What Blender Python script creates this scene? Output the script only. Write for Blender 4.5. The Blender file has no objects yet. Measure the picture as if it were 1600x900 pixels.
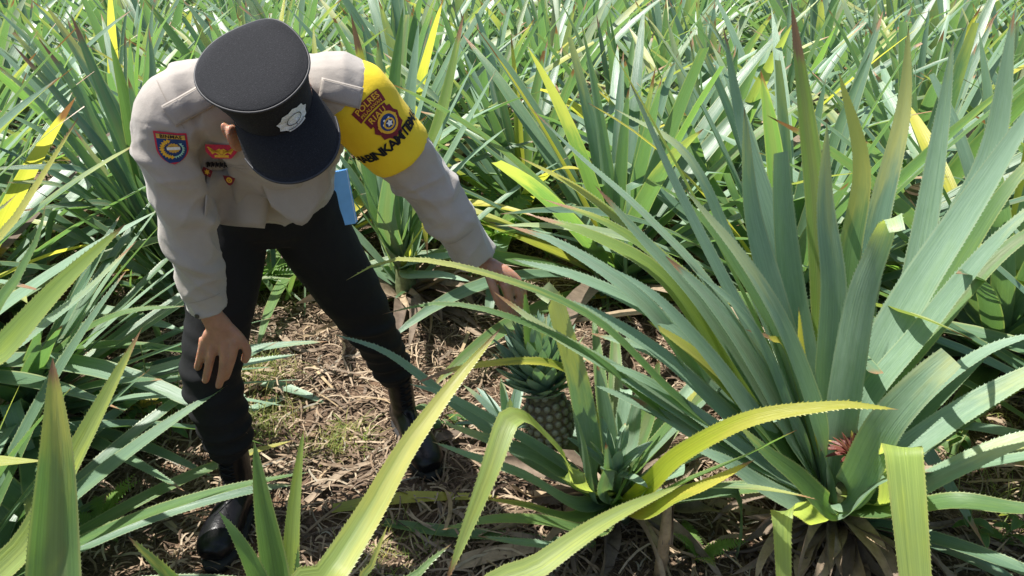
import bpy, bmesh, math, random
import numpy as np
from mathutils import Vector, Matrix, noise
from mathutils.bvhtree import BVHTree

# ------------------------------------------------------------------ camera, sky, sun, exposure
sc = bpy.context.scene
col = sc.collection
R = math.radians
random.seed(7)
rng = np.random.default_rng(7)

CAM_H, PITCH, FPX = 1.6, R(26.0), 1150.0
cam_d = bpy.data.cameras.new('camera')
cam = bpy.data.objects.new('camera', cam_d); col.objects.link(cam)
cam.location = (0, 0, CAM_H)
cam.rotation_euler = (R(90) - PITCH, 0, 0)
cam_d.sensor_width = 36.0
cam_d.lens = 36.0 * FPX / 1600.0
cam_d.clip_start = 0.05
cam_d.clip_end = 1500
sc.camera = cam

SUN_EL, SUN_AZ = R(66), R(-74)          # azimuth measured from +Y towards +X
sun_dir = Vector((math.sin(SUN_AZ)*math.cos(SUN_EL), math.cos(SUN_AZ)*math.cos(SUN_EL), math.sin(SUN_EL)))
w = bpy.data.worlds.new('World'); sc.world = w; w.use_nodes = True
nt = w.node_tree; nt.nodes.clear()
sky = nt.nodes.new('ShaderNodeTexSky'); sky.sky_type = 'NISHITA'; sky.sun_disc = False
sky.sun_elevation = SUN_EL; sky.sun_rotation = SUN_AZ
sky.air_density = 1.0; sky.dust_density = 1.6; sky.ozone_density = 1.0
bg = nt.nodes.new('ShaderNodeBackground'); bg.inputs['Strength'].default_value = 0.092
wo = nt.nodes.new('ShaderNodeOutputWorld')
nt.links.new(sky.outputs[0], bg.inputs[0]); nt.links.new(bg.outputs[0], wo.inputs[0])
sd = bpy.data.lights.new('sun', 'SUN'); sd.energy = 5.0; sd.angle = R(0.53); sd.color = (1.0, 0.965, 0.90)
so = bpy.data.objects.new('sun', sd); col.objects.link(so)
so.rotation_euler = sun_dir.to_track_quat('Z', 'Y').to_euler()
sc.view_settings.view_transform = 'Standard'
sc.view_settings.look = 'None'
sc.view_settings.exposure = 1.14
sc.view_settings.gamma = 1.0
sc.view_settings.use_curve_mapping = False
sc.render.engine = 'CYCLES'
sc.cycles.use_denoising = True
sc.cycles.max_bounces = 10
sc.cycles.diffuse_bounces = 4
sc.cycles.transmission_bounces = 6
sc.cycles.sample_clamp_indirect = 6.0
sc.cycles.caustics_reflective = False
sc.cycles.caustics_refractive = False

# ------------------------------------------------------------------ helpers
cp, sp_ = math.cos(PITCH), math.sin(PITCH)
def ray(px, py):
    a, b = (px-800)/FPX, (450-py)/FPX
    return Vector((a, cp + b*sp_, -sp_ + b*cp))
def at(px, py, Y):
    d = ray(px, py); t = Y/d.y
    return Vector((d.x*t, Y, CAM_H + d.z*t))
def atz(px, py, z=0.0):
    d = ray(px, py); t = (z-CAM_H)/d.z
    return Vector((d.x*t, d.y*t, z))
def gh(x, y):
    r = math.hypot(x, y-2)
    if r > 30: return 0.0
    f = 1.0 if r < 12 else (30-r)/18
    return f*(0.035*noise.noise(Vector((x*0.9, y*0.9, 3))) + 0.014*noise.noise(Vector((x*3.7, y*3.7, 9))))

def tag(o, label=None, cat=None, group=None, kind=None):
    if label: o['label'] = label
    if cat: o['category'] = cat
    if group: o['group'] = group
    if kind: o['kind'] = kind
    return o
def empty(name, loc=(0, 0, 0)):
    o = bpy.data.objects.new(name, None); col.objects.link(o); o.location = loc
    o.empty_display_size = 0.05
    return o
def mk(name, me, mat=None, parent=None, keep=True):
    """link mesh; vertices given in world space, parent may sit anywhere"""
    o = bpy.data.objects.new(name, me); col.objects.link(o)
    if mat is not None and len(me.materials) == 0: me.materials.append(mat)
    if parent is not None:
        o.parent = parent
        if keep: o.matrix_parent_inverse = WORLD(parent).inverted()
    return o
def WORLD(o):
    m = o.matrix_basis.copy()
    if o.parent: m = WORLD(o.parent) @ o.matrix_parent_inverse @ m
    return m
def mesh_from(V, F, smooth=True, name='mesh'):
    me = bpy.data.meshes.new(name)
    me.from_pydata([tuple(v) for v in V], [], F)
    if smooth: me.polygons.foreach_set('use_smooth', [True]*len(me.polygons))
    me.update()
    return me

# ------------------------------------------------------------------ material helpers
def new_mat(name):
    m = bpy.data.materials.new(name); m.use_nodes = True
    t = m.node_tree; t.nodes.clear()
    return m, t
class NT:
    def __init__(s, t): s.t = t
    def n(s, typ, **k):
        x = s.t.nodes.new(typ)
        for a, b in k.items(): setattr(x, a, b)
        return x
    def link(s, a, b): s.t.links.new(a, b)
    def val(s, sock, v):
        if isinstance(v, bpy.types.NodeSocket): s.link(v, sock)
        else: sock.default_value = v
    def math(s, op, a, b=0.0, c=None, clamp=False):
        x = s.n('ShaderNodeMath', operation=op); x.use_clamp = clamp
        s.val(x.inputs[0], a); s.val(x.inputs[1], b)
        if c is not None: s.val(x.inputs[2], c)
        return x.outputs[0]
    def mix(s, f, a, b, blend='MIX'):
        x = s.n('ShaderNodeMix', data_type='RGBA', blend_type=blend)
        s.val(x.inputs[0], f)
        for sock, v in ((x.inputs[6], a), (x.inputs[7], b)):
            if isinstance(v, tuple) and len(v) == 3: v = v + (1,)
            s.val(sock, v)
        return x.outputs[2]
    def noise(s, vec, scale, detail=3, rough=0.55, out=0):
        x = s.n('ShaderNodeTexNoise'); x.inputs['Scale'].default_value = scale
        x.inputs['Detail'].default_value = detail; x.inputs['Roughness'].default_value = rough
        if vec is not None: s.link(vec, x.inputs['Vector'])
        return x.outputs[out]
    def ramp(s, fac, stops, interp='LINEAR'):
        x = s.n('ShaderNodeValToRGB'); x.color_ramp.interpolation = interp
        e = x.color_ramp.elements
        while len(e) < len(stops): e.new(0.5)
        for i, (p, c) in enumerate(stops):
            e[i].position = p; e[i].color = tuple(c) + (1,) if len(c) == 3 else c
        s.val(x.inputs[0], fac)
        return x.outputs[0]
    def smooth(s, v, lo, hi):
        x = s.n('ShaderNodeMapRange', interpolation_type='SMOOTHSTEP')
        s.val(x.inputs[0], v); s.val(x.inputs[1], lo); s.val(x.inputs[2], hi)
        return x.outputs[0]
    def bump(s, h, strength=0.3, dist=0.01):
        x = s.n('ShaderNodeBump'); x.inputs['Strength'].default_value = strength
        x.inputs['Distance'].default_value = dist; s.link(h, x.inputs['Height'])
        return x.outputs[0]

def leaf_material(name, greens, transl=0.30, trans_col=(0.22, 0.40, 0.085), glauc=(0.225, 0.32, 0.245), glauc_f=0.75,
                  tip=0.05, yellowing=0.0, island=False, rough=0.36, top_bloom=0.0, stripe=True):
    m, t = new_mat(name); g = NT(t)
    uv = g.n('ShaderNodeTexCoord').outputs['UV']
    sep = g.n('ShaderNodeSeparateXYZ'); g.link(uv, sep.inputs[0])
    x, y = sep.outputs[0], sep.outputs[1]
    geo = g.n('ShaderNodeNewGeometry'); oi = g.n('ShaderNodeObjectInfo')
    rnd = geo.outputs['Random Per Island'] if island else oi.outputs['Random']
    r2 = g.math('FRACT', g.math('MULTIPLY', rnd, 7.31)); r3 = g.math('FRACT', g.math('MULTIPLY', rnd, 23.7))
    r4 = g.math('FRACT', g.math('MULTIPLY', rnd, 61.3))
    n = len(greens)
    base = g.ramp(rnd, [(i/(max(n-1, 1)), c) for i, c in enumerate(greens)])
    # long fibres
    comb = g.n('ShaderNodeCombineXYZ')
    g.link(g.math('MULTIPLY', x, 26.0), comb.inputs[0]); g.link(g.math('MULTIPLY', y, 2.2), comb.inputs[1]); g.link(g.math('MULTIPLY', rnd, 40.0), comb.inputs[2])
    fib = g.noise(comb.outputs[0], 1.0, 4, 0.6)
    comb2 = g.n('ShaderNodeCombineXYZ')
    g.link(g.math('MULTIPLY', x, 2.0), comb2.inputs[0]); g.link(g.math('MULTIPLY', y, 5.0), comb2.inputs[1]); g.link(g.math('MULTIPLY', rnd, 90.0), comb2.inputs[2])
    patch = g.noise(comb2.outputs[0], 1.0, 3, 0.6)
    fibv = g.ramp(fib, [(0.25, (0.62, 0.68, 0.66)), (0.75, (1.30, 1.26, 1.16))])
    c = g.mix(1.0, base, fibv, 'MULTIPLY')
    c = g.mix(g.smooth(patch, 0.45, 0.75), c, g.mix(1.0, c, (1.35, 1.22, 0.75), 'MULTIPLY'))
    d = g.math('ABSOLUTE', g.math('SUBTRACT', x, 0.5))
    # a darker / bronze middle band on some leaves
    if stripe:
        band = g.math('MULTIPLY', g.math('SUBTRACT', 1.0, g.smooth(d, 0.10, 0.30)), g.smooth(r2, 0.72, 0.9))
        c = g.mix(g.math('MULTIPLY', band, 0.45), c, (0.16, 0.13, 0.055))
    # paler, yellowish margin
    c = g.mix(g.math('MULTIPLY', g.smooth(d, 0.42, 0.485), 0.55), c, (0.34, 0.33, 0.10))
    # yellowing from the tip down, then scorched tip
    yk = g.math('ADD', y, g.math('MULTIPLY', g.math('SUBTRACT', patch, 0.5), 0.5))
    ystart = g.math('SUBTRACT', 1.02 - yellowing, g.math('MULTIPLY', g.math('POWER', r3, 4.0), 0.55))
    c = g.mix(g.math('MULTIPLY', g.smooth(yk, ystart, g.math('ADD', ystart, 0.22)), 0.85), c, g.ramp(r4, [(0, (0.38, 0.38, 0.065)), (1, (0.49, 0.42, 0.07))]))
    # rusty specks
    sp = g.noise(uv, 46.0, 2, 0.5)
    c = g.mix(g.math('MULTIPLY', g.smooth(sp, 0.70, 0.76), g.math('MULTIPLY', g.smooth(patch, 0.5, 0.7), 0.7)), c, (0.20, 0.085, 0.03))
    bstart = g.math('SUBTRACT', 1.0, g.math('MULTIPLY', r2, tip*2))
    brown = g.smooth(g.math('ADD', y, g.math('MULTIPLY', g.math('SUBTRACT', patch, 0.5), 0.08)), g.math('SUBTRACT', bstart, 0.015), g.math('ADD', bstart, 0.02))
    c = g.mix(brown, c, g.ramp(fib, [(0.3, (0.20, 0.10, 0.045)), (0.7, (0.42, 0.27, 0.15))]))
    # waxy scales: silvery underside, light bloom on the upper side
    keep = g.math('SUBTRACT', 1.0, brown)
    side = g.math('ADD', g.math('MULTIPLY', geo.outputs['Backfacing'], glauc_f-top_bloom), top_bloom)
    gl = g.mix(1.0, glauc + (1,), g.ramp(fib, [(0.2, (0.72, 0.78, 0.78)), (0.8, (1.18, 1.16, 1.12))]), 'MULTIPLY')
    scuff = g.noise(comb2.outputs[0], 3.5, 5, 0.7)
    side = g.math('MULTIPLY', side, g.math('ADD', 0.45, g.math('MULTIPLY', scuff, 1.1)), clamp=True)
    surf = g.mix(g.math('MULTIPLY', side, keep), c, gl)
    p = g.n('ShaderNodeBsdfPrincipled')
    g.link(surf, p.inputs['Base Color'])
    p.inputs['Roughness'].default_value = rough
    g.link(g.math('ADD', g.math('MULTIPLY', fib, 0.22), rough-0.08), p.inputs['Roughness'])
    p.inputs['Specular IOR Level'].default_value = 0.5
    hb = g.math('ADD', g.math('MULTIPLY', fib, 0.7), g.math('MULTIPLY', patch, 0.6))
    g.link(g.bump(hb, 0.5, 0.004), p.inputs['Normal'])
    tr = g.n('ShaderNodeBsdfTranslucent')
    tc = g.mix(0.55, g.mix(1.0, c, (2.5, 2.6, 1.7), 'MULTIPLY'), trans_col)
    tc = g.mix(brown, tc, (0.25, 0.12, 0.04))
    g.link(tc, tr.inputs[0])
    ms = g.n('ShaderNodeMixShader'); ms.inputs[0].default_value = transl
    g.link(p.outputs[0], ms.inputs[1]); g.link(tr.outputs[0], ms.inputs[2])
    o = g.n('ShaderNodeOutputMaterial'); g.link(ms.outputs[0], o.inputs[0])
    return m

GREENS = [(0.038, 0.088, 0.036), (0.062, 0.130, 0.058), (0.052, 0.118, 0.064), (0.092, 0.165, 0.088), (0.060, 0.132, 0.038), (0.10, 0.175, 0.075)]
M = {}
M['leaf'] = leaf_material('pineapple leaf', GREENS, top_bloom=0.36)
M['leaf_hero'] = leaf_material('pineapple leaf waxy', [(0.07, 0.15, 0.065), (0.09, 0.165, 0.09), (0.07, 0.15, 0.05), (0.10, 0.18, 0.10)], top_bloom=0.64, glauc=(0.27, 0.378, 0.283), glauc_f=.84, tip=0.03)
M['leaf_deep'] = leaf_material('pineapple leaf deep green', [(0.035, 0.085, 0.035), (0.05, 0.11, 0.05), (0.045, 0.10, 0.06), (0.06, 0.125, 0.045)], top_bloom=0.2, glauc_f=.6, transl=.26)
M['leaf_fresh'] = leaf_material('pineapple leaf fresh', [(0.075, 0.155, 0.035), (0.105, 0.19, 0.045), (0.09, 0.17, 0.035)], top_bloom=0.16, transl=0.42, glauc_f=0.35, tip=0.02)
M['leaf_sunlit'] = leaf_material('pineapple leaf sunlit', [(0.25, 0.34, 0.09), (0.28, 0.36, 0.10)], top_bloom=0.1, transl=0.5, trans_col=(0.74, 0.84, 0.16), glauc_f=0.25, tip=0.03)  # foreground leaf copy, sun glow painted into its brighter base and translucent colours
M['leaf_gold'] = leaf_material('pineapple leaf yellow', [(0.32, 0.38, 0.04), (0.34, 0.38, 0.04)], transl=0.5, trans_col=(0.8, 0.8, 0.03), glauc_f=0.1, tip=0.05, yellowing=0.5)
M['leaf_yellow'] = leaf_material('pineapple leaf yellowing', [(0.17, 0.24, 0.045), (0.30, 0.31, 0.04), (0.20, 0.27, 0.04), (0.36, 0.34, 0.05)], transl=0.42, trans_col=(0.62, 0.58, 0.07), glauc_f=0.12, tip=0.07, yellowing=0.42)
M['leaf_lime'] = leaf_material('pineapple leaf lime', [(0.12, 0.20, 0.04), (0.16, 0.24, 0.045)], top_bloom=0.12, transl=0.36, trans_col=(0.5, 0.55, 0.05), tip=0.06, yellowing=0.12)
M['leaf_far'] = leaf_material('pineapple leaf distant', GREENS + [(0.085, 0.16, 0.09), (0.19, 0.21, 0.08), (0.24, 0.18, 0.10)], island=True, top_bloom=0.42)
M['crown_leaf'] = leaf_material('fruit crown leaf', [(0.07, 0.15, 0.095), (0.085, 0.17, 0.11), (0.075, 0.16, 0.085)], transl=0.2, top_bloom=0.6, glauc=(0.24, 0.33, 0.28), tip=0.01, stripe=False)

def plain(name, colr, rough=0.7, spec=0.4, noise_scale=0, amt=0.2, bump=0.0, bscale=200, sheen=0, sss=None, metal=0):
    m, t = new_mat(name); g = NT(t)
    p = g.n('ShaderNodeBsdfPrincipled')
    co = g.n('ShaderNodeTexCoord').outputs['Object']
    if noise_scale:
        f = g.noise(co, noise_scale, 4, 0.6)
        lo = tuple(c*(1-amt) for c in colr); hi = tuple(min(1, c*(1+amt)) for c in colr)
        g.link(g.ramp(f, [(0.3, lo), (0.7, hi)]), p.inputs['Base Color'])
    else: p.inputs['Base Color'].default_value = colr + (1,)
    p.inputs['Roughness'].default_value = rough
    p.inputs['Specular IOR Level'].default_value = spec
    p.inputs['Metallic'].default_value = metal
    if bump: g.link(g.bump(g.noise(co, bscale, 3, 0.6), bump, 0.004), p.inputs['Normal'])
    if sheen: p.inputs['Sheen Weight'].default_value = sheen
    if sss:
        p.inputs['Subsurface Weight'].default_value = 1.0
        p.inputs['Subsurface Radius'].default_value = (1.0, 0.35, 0.18)
        p.inputs['Subsurface Scale'].default_value = sss
    o = g.n('ShaderNodeOutputMaterial'); g.link(p.outputs[0], o.inputs[0])
    return m

def dry_material(name, stops, transl=0.12, rough=0.75):
    m, t = new_mat(name); g = NT(t)
    geo = g.n('ShaderNodeNewGeometry'); oi = g.n('ShaderNodeObjectInfo')
    co = g.n('ShaderNodeTexCoord').outputs['Object']
    rnd = g.math('FRACT', g.math('ADD', geo.outputs['Random Per Island'], oi.outputs['Random']))
    base = g.ramp(rnd, stops)
    nz = g.noise(co, 35, 4, 0.65)
    c = g.mix(1.0, base, g.ramp(nz, [(0.25, (0.6, 0.58, 0.55)), (0.75, (1.25, 1.22, 1.2))]), 'MULTIPLY')
    p = g.n('ShaderNodeBsdfPrincipled'); g.link(c, p.inputs['Base Color']); p.inputs['Roughness'].default_value = rough
    p.inputs['Specular IOR Level'].default_value = 0.3
    g.link(g.bump(nz, 0.5, 0.004), p.inputs['Normal'])
    tr = g.n('ShaderNodeBsdfTranslucent'); g.link(c, tr.inputs[0])
    ms = g.n('ShaderNodeMixShader'); ms.inputs[0].default_value = transl
    g.link(p.outputs[0], ms.inputs[1]); g.link(tr.outputs[0], ms.inputs[2])
    o = g.n('ShaderNodeOutputMaterial'); g.link(ms.outputs[0], o.inputs[0])
    return m
M['dry'] = dry_material('dry leaf', [(0, (0.10, 0.075, 0.055)), (0.4, (0.20, 0.155, 0.115)), (0.7, (0.30, 0.235, 0.165)), (1, (0.36, 0.27, 0.16))])
M['straw'] = dry_material('straw litter', [(0, (0.06, 0.038, 0.025)), (0.35, (0.15, 0.105, 0.07)), (0.65, (0.27, 0.20, 0.135)), (0.9, (0.40, 0.32, 0.225)), (1, (0.22, 0.21, 0.17))])
M['stem'] = plain('plant stem', (0.13, 0.15, 0.07), 0.8, 0.3, 30, 0.4, 0.4, 60)
M['grass'] = leaf_material('grass blade', [(0.12, 0.19, 0.04), (0.20, 0.23, 0.06), (0.32, 0.28, 0.11)], island=True, transl=0.4, tip=0.05, stripe=False, glauc_f=0.1)
M['fern'] = leaf_material('fern leaflet', [(0.10, 0.21, 0.03), (0.14, 0.26, 0.035), (0.09, 0.19, 0.03)], transl=0.45, tip=0.0, stripe=False, glauc_f=0.1, rough=0.5)
M['weed'] = leaf_material('weed leaf', [(0.05, 0.12, 0.035), (0.07, 0.15, 0.045)], transl=0.35, tip=0.0, stripe=False, glauc_f=0.25, rough=0.45)

# ground
def ground_material():
    m, t = new_mat('soil'); g = NT(t)
    co = g.n('ShaderNodeTexCoord').outputs['Object']
    n1 = g.noise(co, 1.6, 5, 0.6); n2 = g.noise(co, 14, 5, 0.7); n3 = g.noise(co, 90, 3, 0.6)
    c = g.ramp(n2, [(0.25, (0.03, 0.021, 0.015)), (0.5, (0.085, 0.058, 0.038)), (0.75, (0.16, 0.115, 0.078))])
    c = g.mix(g.smooth(n1, 0.45, 0.7), c, g.mix(1.0, c, (1.25, 0.98, 0.82), 'MULTIPLY'))
    c = g.mix(g.math('MULTIPLY', g.smooth(n3, 0.56, 0.66), 0.6), c, (0.28, 0.21, 0.14))
    p = g.n('ShaderNodeBsdfPrincipled'); g.link(c, p.inputs['Base Color']); p.inputs['Roughness'].default_value = 0.95
    p.inputs['Specular IOR Level'].default_value = 0.2
    h = g.math('ADD', g.math('MULTIPLY', n2, 0.7), g.math('MULTIPLY', n3, 0.35))
    g.link(g.bump(h, 0.9, 0.02), p.inputs['Normal'])
    o = g.n('ShaderNodeOutputMaterial'); g.link(p.outputs[0], o.inputs[0])
    return m
M['soil'] = ground_material()
n = 190
ax = np.linspace(-1, 1, n)
gx = np.sinh(ax*5.2)/np.sinh(5.2)*320
gy = gx + 2.0
V = []
for yy in gy:
    for xx in gx: V.append((xx, yy, gh(xx, yy)))
Fc = [(j*n+i, j*n+i+1, (j+1)*n+i+1, (j+1)*n+i) for j in range(n-1) for i in range(n-1)]
gr = mk('ground', mesh_from(V, Fc), M['soil']); tag(gr, 'brown soil of the pineapple field strewn with dead straw', kind='structure')
# ------------------------------------------------------------------ leaves
def catmull(pts, N):
    P = np.array([tuple(p) for p in pts], float)
    if len(P) == 2: P = np.array([P[0], P[0]*.5+P[1]*.5, P[1]])
    Q = np.vstack([2*P[0]-P[1], P, 2*P[-1]-P[-2]])
    dense = []
    for i in range(1, len(Q)-2):
        p0, p1, p2, p3 = Q[i-1], Q[i], Q[i+1], Q[i+2]
        for t in np.linspace(0, 1, 20, endpoint=False):
            dense.append(0.5*((2*p1)+(-p0+p2)*t+(2*p0-5*p1+4*p2-p3)*t*t+(-p0+3*p1-3*p2+p3)*t**3))
    dense.append(Q[-2]); D = np.array(dense)
    s = np.concatenate([[0], np.cumsum(np.linalg.norm(np.diff(D, axis=0), axis=1))])
    u = np.linspace(0, s[-1], N+1)
    return np.stack([np.interp(u, s, D[:, k]) for k in range(3)], 1), s[-1]
def nrm(a): return a/(np.linalg.norm(a, axis=-1, keepdims=True)+1e-9)

def leaf_geo(pts, W, side=None, twist=0.0, face=0.0, cup=0.28, N=16, teeth=False, blunt=0.0, V=None, F=None, UV=None, base_w=0.8, wav=0.0, seed=0, cols=5):
    """curved gutter-shaped sword leaf with real thickness profile; returns verts, faces, uvs (per loop)"""
    P, L = catmull(pts, N)
    T = nrm(np.gradient(P, axis=0))
    if side is None:
        h = P[-1]-P[0]; h[2] = 0
        if np.linalg.norm(h) < 0.05: h = np.array([0, 1.0, 0])
        h = h/np.linalg.norm(h); side = np.cross(h, [0, 0, 1.0])
    S = np.tile(np.array(side, float), (N+1, 1))
    S = nrm(S - T*np.sum(S*T, 1, keepdims=True))
    Nn = np.cross(S, T)
    u = np.linspace(0, 1, N+1)
    if face:
        Vw = nrm(np.array([0, 0, CAM_H])-P); Vw = nrm(Vw-T*np.sum(Vw*T, 1, keepdims=True))
        sg = 1 if face > 0 else -1
        k = abs(face)*np.clip(u*3, 0, 1)[:, None]
        Nn = nrm(Nn*(1-k)+sg*Vw*k); S = np.cross(T, Nn)
    if twist:
        a = (twist*u)[:, None]
        S, Nn = S*np.cos(a)+Nn*np.sin(a), Nn*np.cos(a)-S*np.sin(a)
    ss = np.clip(u/0.25, 0, 1); ss = ss*ss*(3-2*ss)
    ue = u*(1-blunt)
    f = (base_w+(1-base_w)*ss)*np.clip(1-ue**2.9, 0, 1)**0.82
    uvv = u*(1-blunt*.6)
    rs = np.random.default_rng(seed)
    ph = rs.uniform(0, 6.28, 3)
    hw = W/2*f
    sc_ = [-1, -0.52, 0, 0.52, 1] if cols == 5 else [-1, 0, 1]
    nc = len(sc_)
    V = [] if V is None else V; F = [] if F is None else F; UV = [] if UV is None else UV
    b = len(V)
    wob = wav*W*(np.sin(u*9+ph[0])+0.6*np.sin(u*17+ph[1]))
    cu = cup*(1-0.35*u)
    rows = []
    for s in sc_:
        off = (np.abs(s)**1.4)*cu*hw + (wob*s*0.5)
        rows.append(P + S*(hw*s)[:, None]*0.97 + Nn*off[:, None])
    A = np.stack(rows, 1)
    V.extend(map(tuple, A.reshape(-1, 3)))
    for i in range(N):
        for j in range(nc-1):
            F.append((b+i*nc+j, b+i*nc+j+1, b+(i+1)*nc+j+1, b+(i+1)*nc+j))
            x0, x1 = (sc_[j]+1)/2, (sc_[j+1]+1)/2
            UV.extend([(x0, uvv[i]), (x1, uvv[i]), (x1, uvv[i+1]), (x0, uvv[i+1])])
    if teeth:
        ts = teeth if isinstance(teeth, float) else 1.0; m = int(L*0.97/(0.0105*ts))
        for sg, j in ((-1, 0), (1, nc-1)):
            for q in range(2, m):
                uu = (q+rs.uniform(-.2, .2))/m*0.985; k = min(int(uu*N), N-1); fr = uu*N-k
                p = A[k, j]*(1-fr)+A[k+1, j]*fr; t = T[k]; sd = S[k]*sg + Nn[k]*0.3
                ln = 0.0026*ts*rs.uniform(.7, 1.25)*min(1, f[k]*2.5+0.2)
                i0 = len(V)
                V.extend([tuple(p-t*0.0026*ts-sd*.0006), tuple(p+t*0.0028*ts-sd*.0006), tuple(p+sd*ln+t*0.0046*ts)])
                F.append((i0, i0+1, i0+2) if sg > 0 else (i0+1, i0, i0+2))
                xx = 1.0 if sg > 0 else 0.0
                UV.extend([(xx, uu)]*3)
    return V, F, UV
def leaf_mesh(V, F, UV):
    me = mesh_from(V, F)
    l = me.uv_layers.new(name='UVMap')
    l.data.foreach_set('uv', np.array(UV, np.float32).ravel())
    return me

def stem_mesh(h=0.16, r=0.045, seed=0):
    rs = random.Random(seed); V = []; F = []
    for i in range(6):
        z = -0.04+(h+0.04)*i/5; rr = r*(1-0.45*i/5)*rs.uniform(.9, 1.1)
        for k in range(8):
            a = k*math.pi/4; q = rr*rs.uniform(.88, 1.12)
            V.append((q*math.cos(a), q*math.sin(a), z))
    for i in range(5):
        for k in range(8): F.append((i*8+k, i*8+(k+1) % 8, (i+1)*8+(k+1) % 8, (i+1)*8+k))
    F.append(tuple(40+k for k in range(8)))
    return mesh_from(V, F)

def rosette_paths(n, L, rs, az0=0.0, az1=360.0, elmax=84, elmin=22, droop=1.0, zc=0.16):
    """spiral rosette: inner leaves upright, outer ones spread and arch over"""
    out = []
    for i in range(n):
        f = (i+0.5)/n
        az = R(az0 + ((i*137.5+rs.uniform(-14, 14)) % 360)/360*(az1-az0))
        el = R(elmax-(elmax-elmin)*f**0.95+rs.uniform(-7, 7))
        ln = L*(0.62+0.42*math.sin(min(1, f*1.5)*math.pi/2)-0.20*max(0, f-.7)/.3)*rs.uniform(.86, 1.1)
        bend = R((6+34*f)*droop*rs.uniform(.4, 1.5))
        kink = rs.random() < 0.06+0.08*f
        ku = rs.uniform(.5, .75)
        h = Vector((math.cos(az), math.sin(az), 0))
        sd = Vector((-math.sin(az), math.cos(az), 0))
        p = h*(0.012+0.045*f)+Vector((0, 0, zc*(1-f*.85)))
        pts = [p.copy()]; m = 8; lat = rs.uniform(-.16, .16)
        for k in range(m):
            u = (k+1)/m
            e = el-bend*u**1.6
            if kink and u > ku: e -= R(rs.uniform(85, 120))
            p = p+(h*math.cos(e)+Vector((0, 0, math.sin(e)))+sd*lat*u).normalized()*ln/m
            pts.append(p.copy())
        out.append((pts, f, h))
    return out

def dry_paths(n, rs, L=0.55):
    out = []
    for i in range(n):
        az = rs.uniform(0, 6.28); h = Vector((math.cos(az), math.sin(az), 0)); sd = Vector((-h.y, h.x, 0))
        ln = L*rs.uniform(.5, 1.1); p = h*.04+Vector((0, 0, rs.uniform(.02, .09)))
        pts = [p.copy()]; e = rs.uniform(-.2, .75); la = rs.uniform(-.9, .9)
        for k in range(6):
            p = p+(h*math.cos(e)+Vector((0, 0, math.sin(e)))+sd*la*k/6).normalized()*ln/6
            e -= rs.uniform(-.05, .45)
            if p.z < 0.02: p.z = 0.02+rs.uniform(0, .012); e = 0.1
            pts.append(p.copy())
        out.append(pts)
    return out

def side_of(h): return (h.y, -h.x, 0)      # h x z

# prototypes: lists of (name, mesh, material) in plant space
def make_proto(seed, n=36, L=0.95, W=0.062, **kw):
    rs = random.Random(seed); parts = [('stem', stem_mesh(seed=seed), M['stem'])]
    for i, (pts, f, h) in enumerate(rosette_paths(n, L, rs, **kw)):
        tw = rs.uniform(-.5, .5)
        V, F, UV = leaf_geo(pts, W*rs.uniform(.8, 1.12)*(0.72+0.28*min(1, f*2.2)), side_of(h), tw, cup=rs.uniform(.2, .42), N=12, wav=0.03, seed=seed*100+i,
                            blunt=0.0 if rs.random() < .85 else rs.uniform(.04, .15))
        q = rs.random()
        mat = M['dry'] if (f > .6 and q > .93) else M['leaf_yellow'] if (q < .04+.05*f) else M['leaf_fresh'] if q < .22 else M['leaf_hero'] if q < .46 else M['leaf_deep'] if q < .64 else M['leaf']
        parts.append(('leaf', leaf_mesh(V, F, UV), mat))
    for i, pts in enumerate(dry_paths(6, rs)):
        V, F, UV = leaf_geo(pts, rs.uniform(.025, .045), None, rs.uniform(-2, 2), cup=rs.uniform(.3, .9), N=8, wav=.15, seed=i, cols=3)
        parts.append(('dry_leaf', leaf_mesh(V, F, UV), M['dry']))
    for _, me, mt in parts: me.materials.append(mt)
    return parts
def joined_proto(seed, n=30, L=0.92, W=0.06):
    rs = random.Random(seed); V, F, UV = [], [], []
    for i, (pts, f, h) in enumerate(rosette_paths(n, L, rs)):
        leaf_geo(pts, W*rs.uniform(.8, 1.15), side_of(h), rs.uniform(-.6, .6), N=7, seed=i, V=V, F=F, UV=UV, cols=3, cup=.35)
    me = leaf_mesh(V, F, UV); me.materials.append(M['leaf_far'])
    st = stem_mesh(seed=seed); st.materials.append(M['stem'])
    return me, st

protos = [make_proto(11, 46, 1.22, .084, elmin=10), make_proto(12, 50, 1.25, .088, elmin=14), make_proto(13, 44, 1.15, .082, elmin=18), make_proto(14, 48, 1.28, .086, droop=1.3, elmin=12), make_proto(15, 46, 1.18, .09, elmin=8, droop=.7)]
far_protos = [joined_proto(31, 40, 1.38, .102), joined_proto(32, 44, 1.42, .106), joined_proto(33, 38, 1.45, .10), joined_proto(34, 42, 1.32, .104)]

def place_plant(proto, x, y, rot, s, label, group=None, name='pineapple_plant', cull=None):
    e = empty(name, (x, y, gh(x, y))); e.rotation_euler = (random.uniform(-.07, .07), random.uniform(-.07, .07), rot); e.scale = (s, s, s)
    tag(e, label, 'pineapple plant', group)
    for nm, me, mt in proto:
        o = bpy.data.objects.new(nm, me); col.objects.link(o); o.parent = e
    return e
def place_far(x, y, rot, s, label, group):
    me, st = random.choice(far_protos)
    e = empty('pineapple_plant', (x, y, gh(x, y))); e.rotation_euler = (random.uniform(-.09, .09), random.uniform(-.09, .09), rot); e.scale = (s, s, s)
    tag(e, label, 'pineapple plant', group)
    o = bpy.data.objects.new('foliage', me); col.objects.link(o); o.parent = e; o['kind'] = 'stuff'
    o = bpy.data.objects.new('stem', st); col.objects.link(o); o.parent = e
    return e

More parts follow.
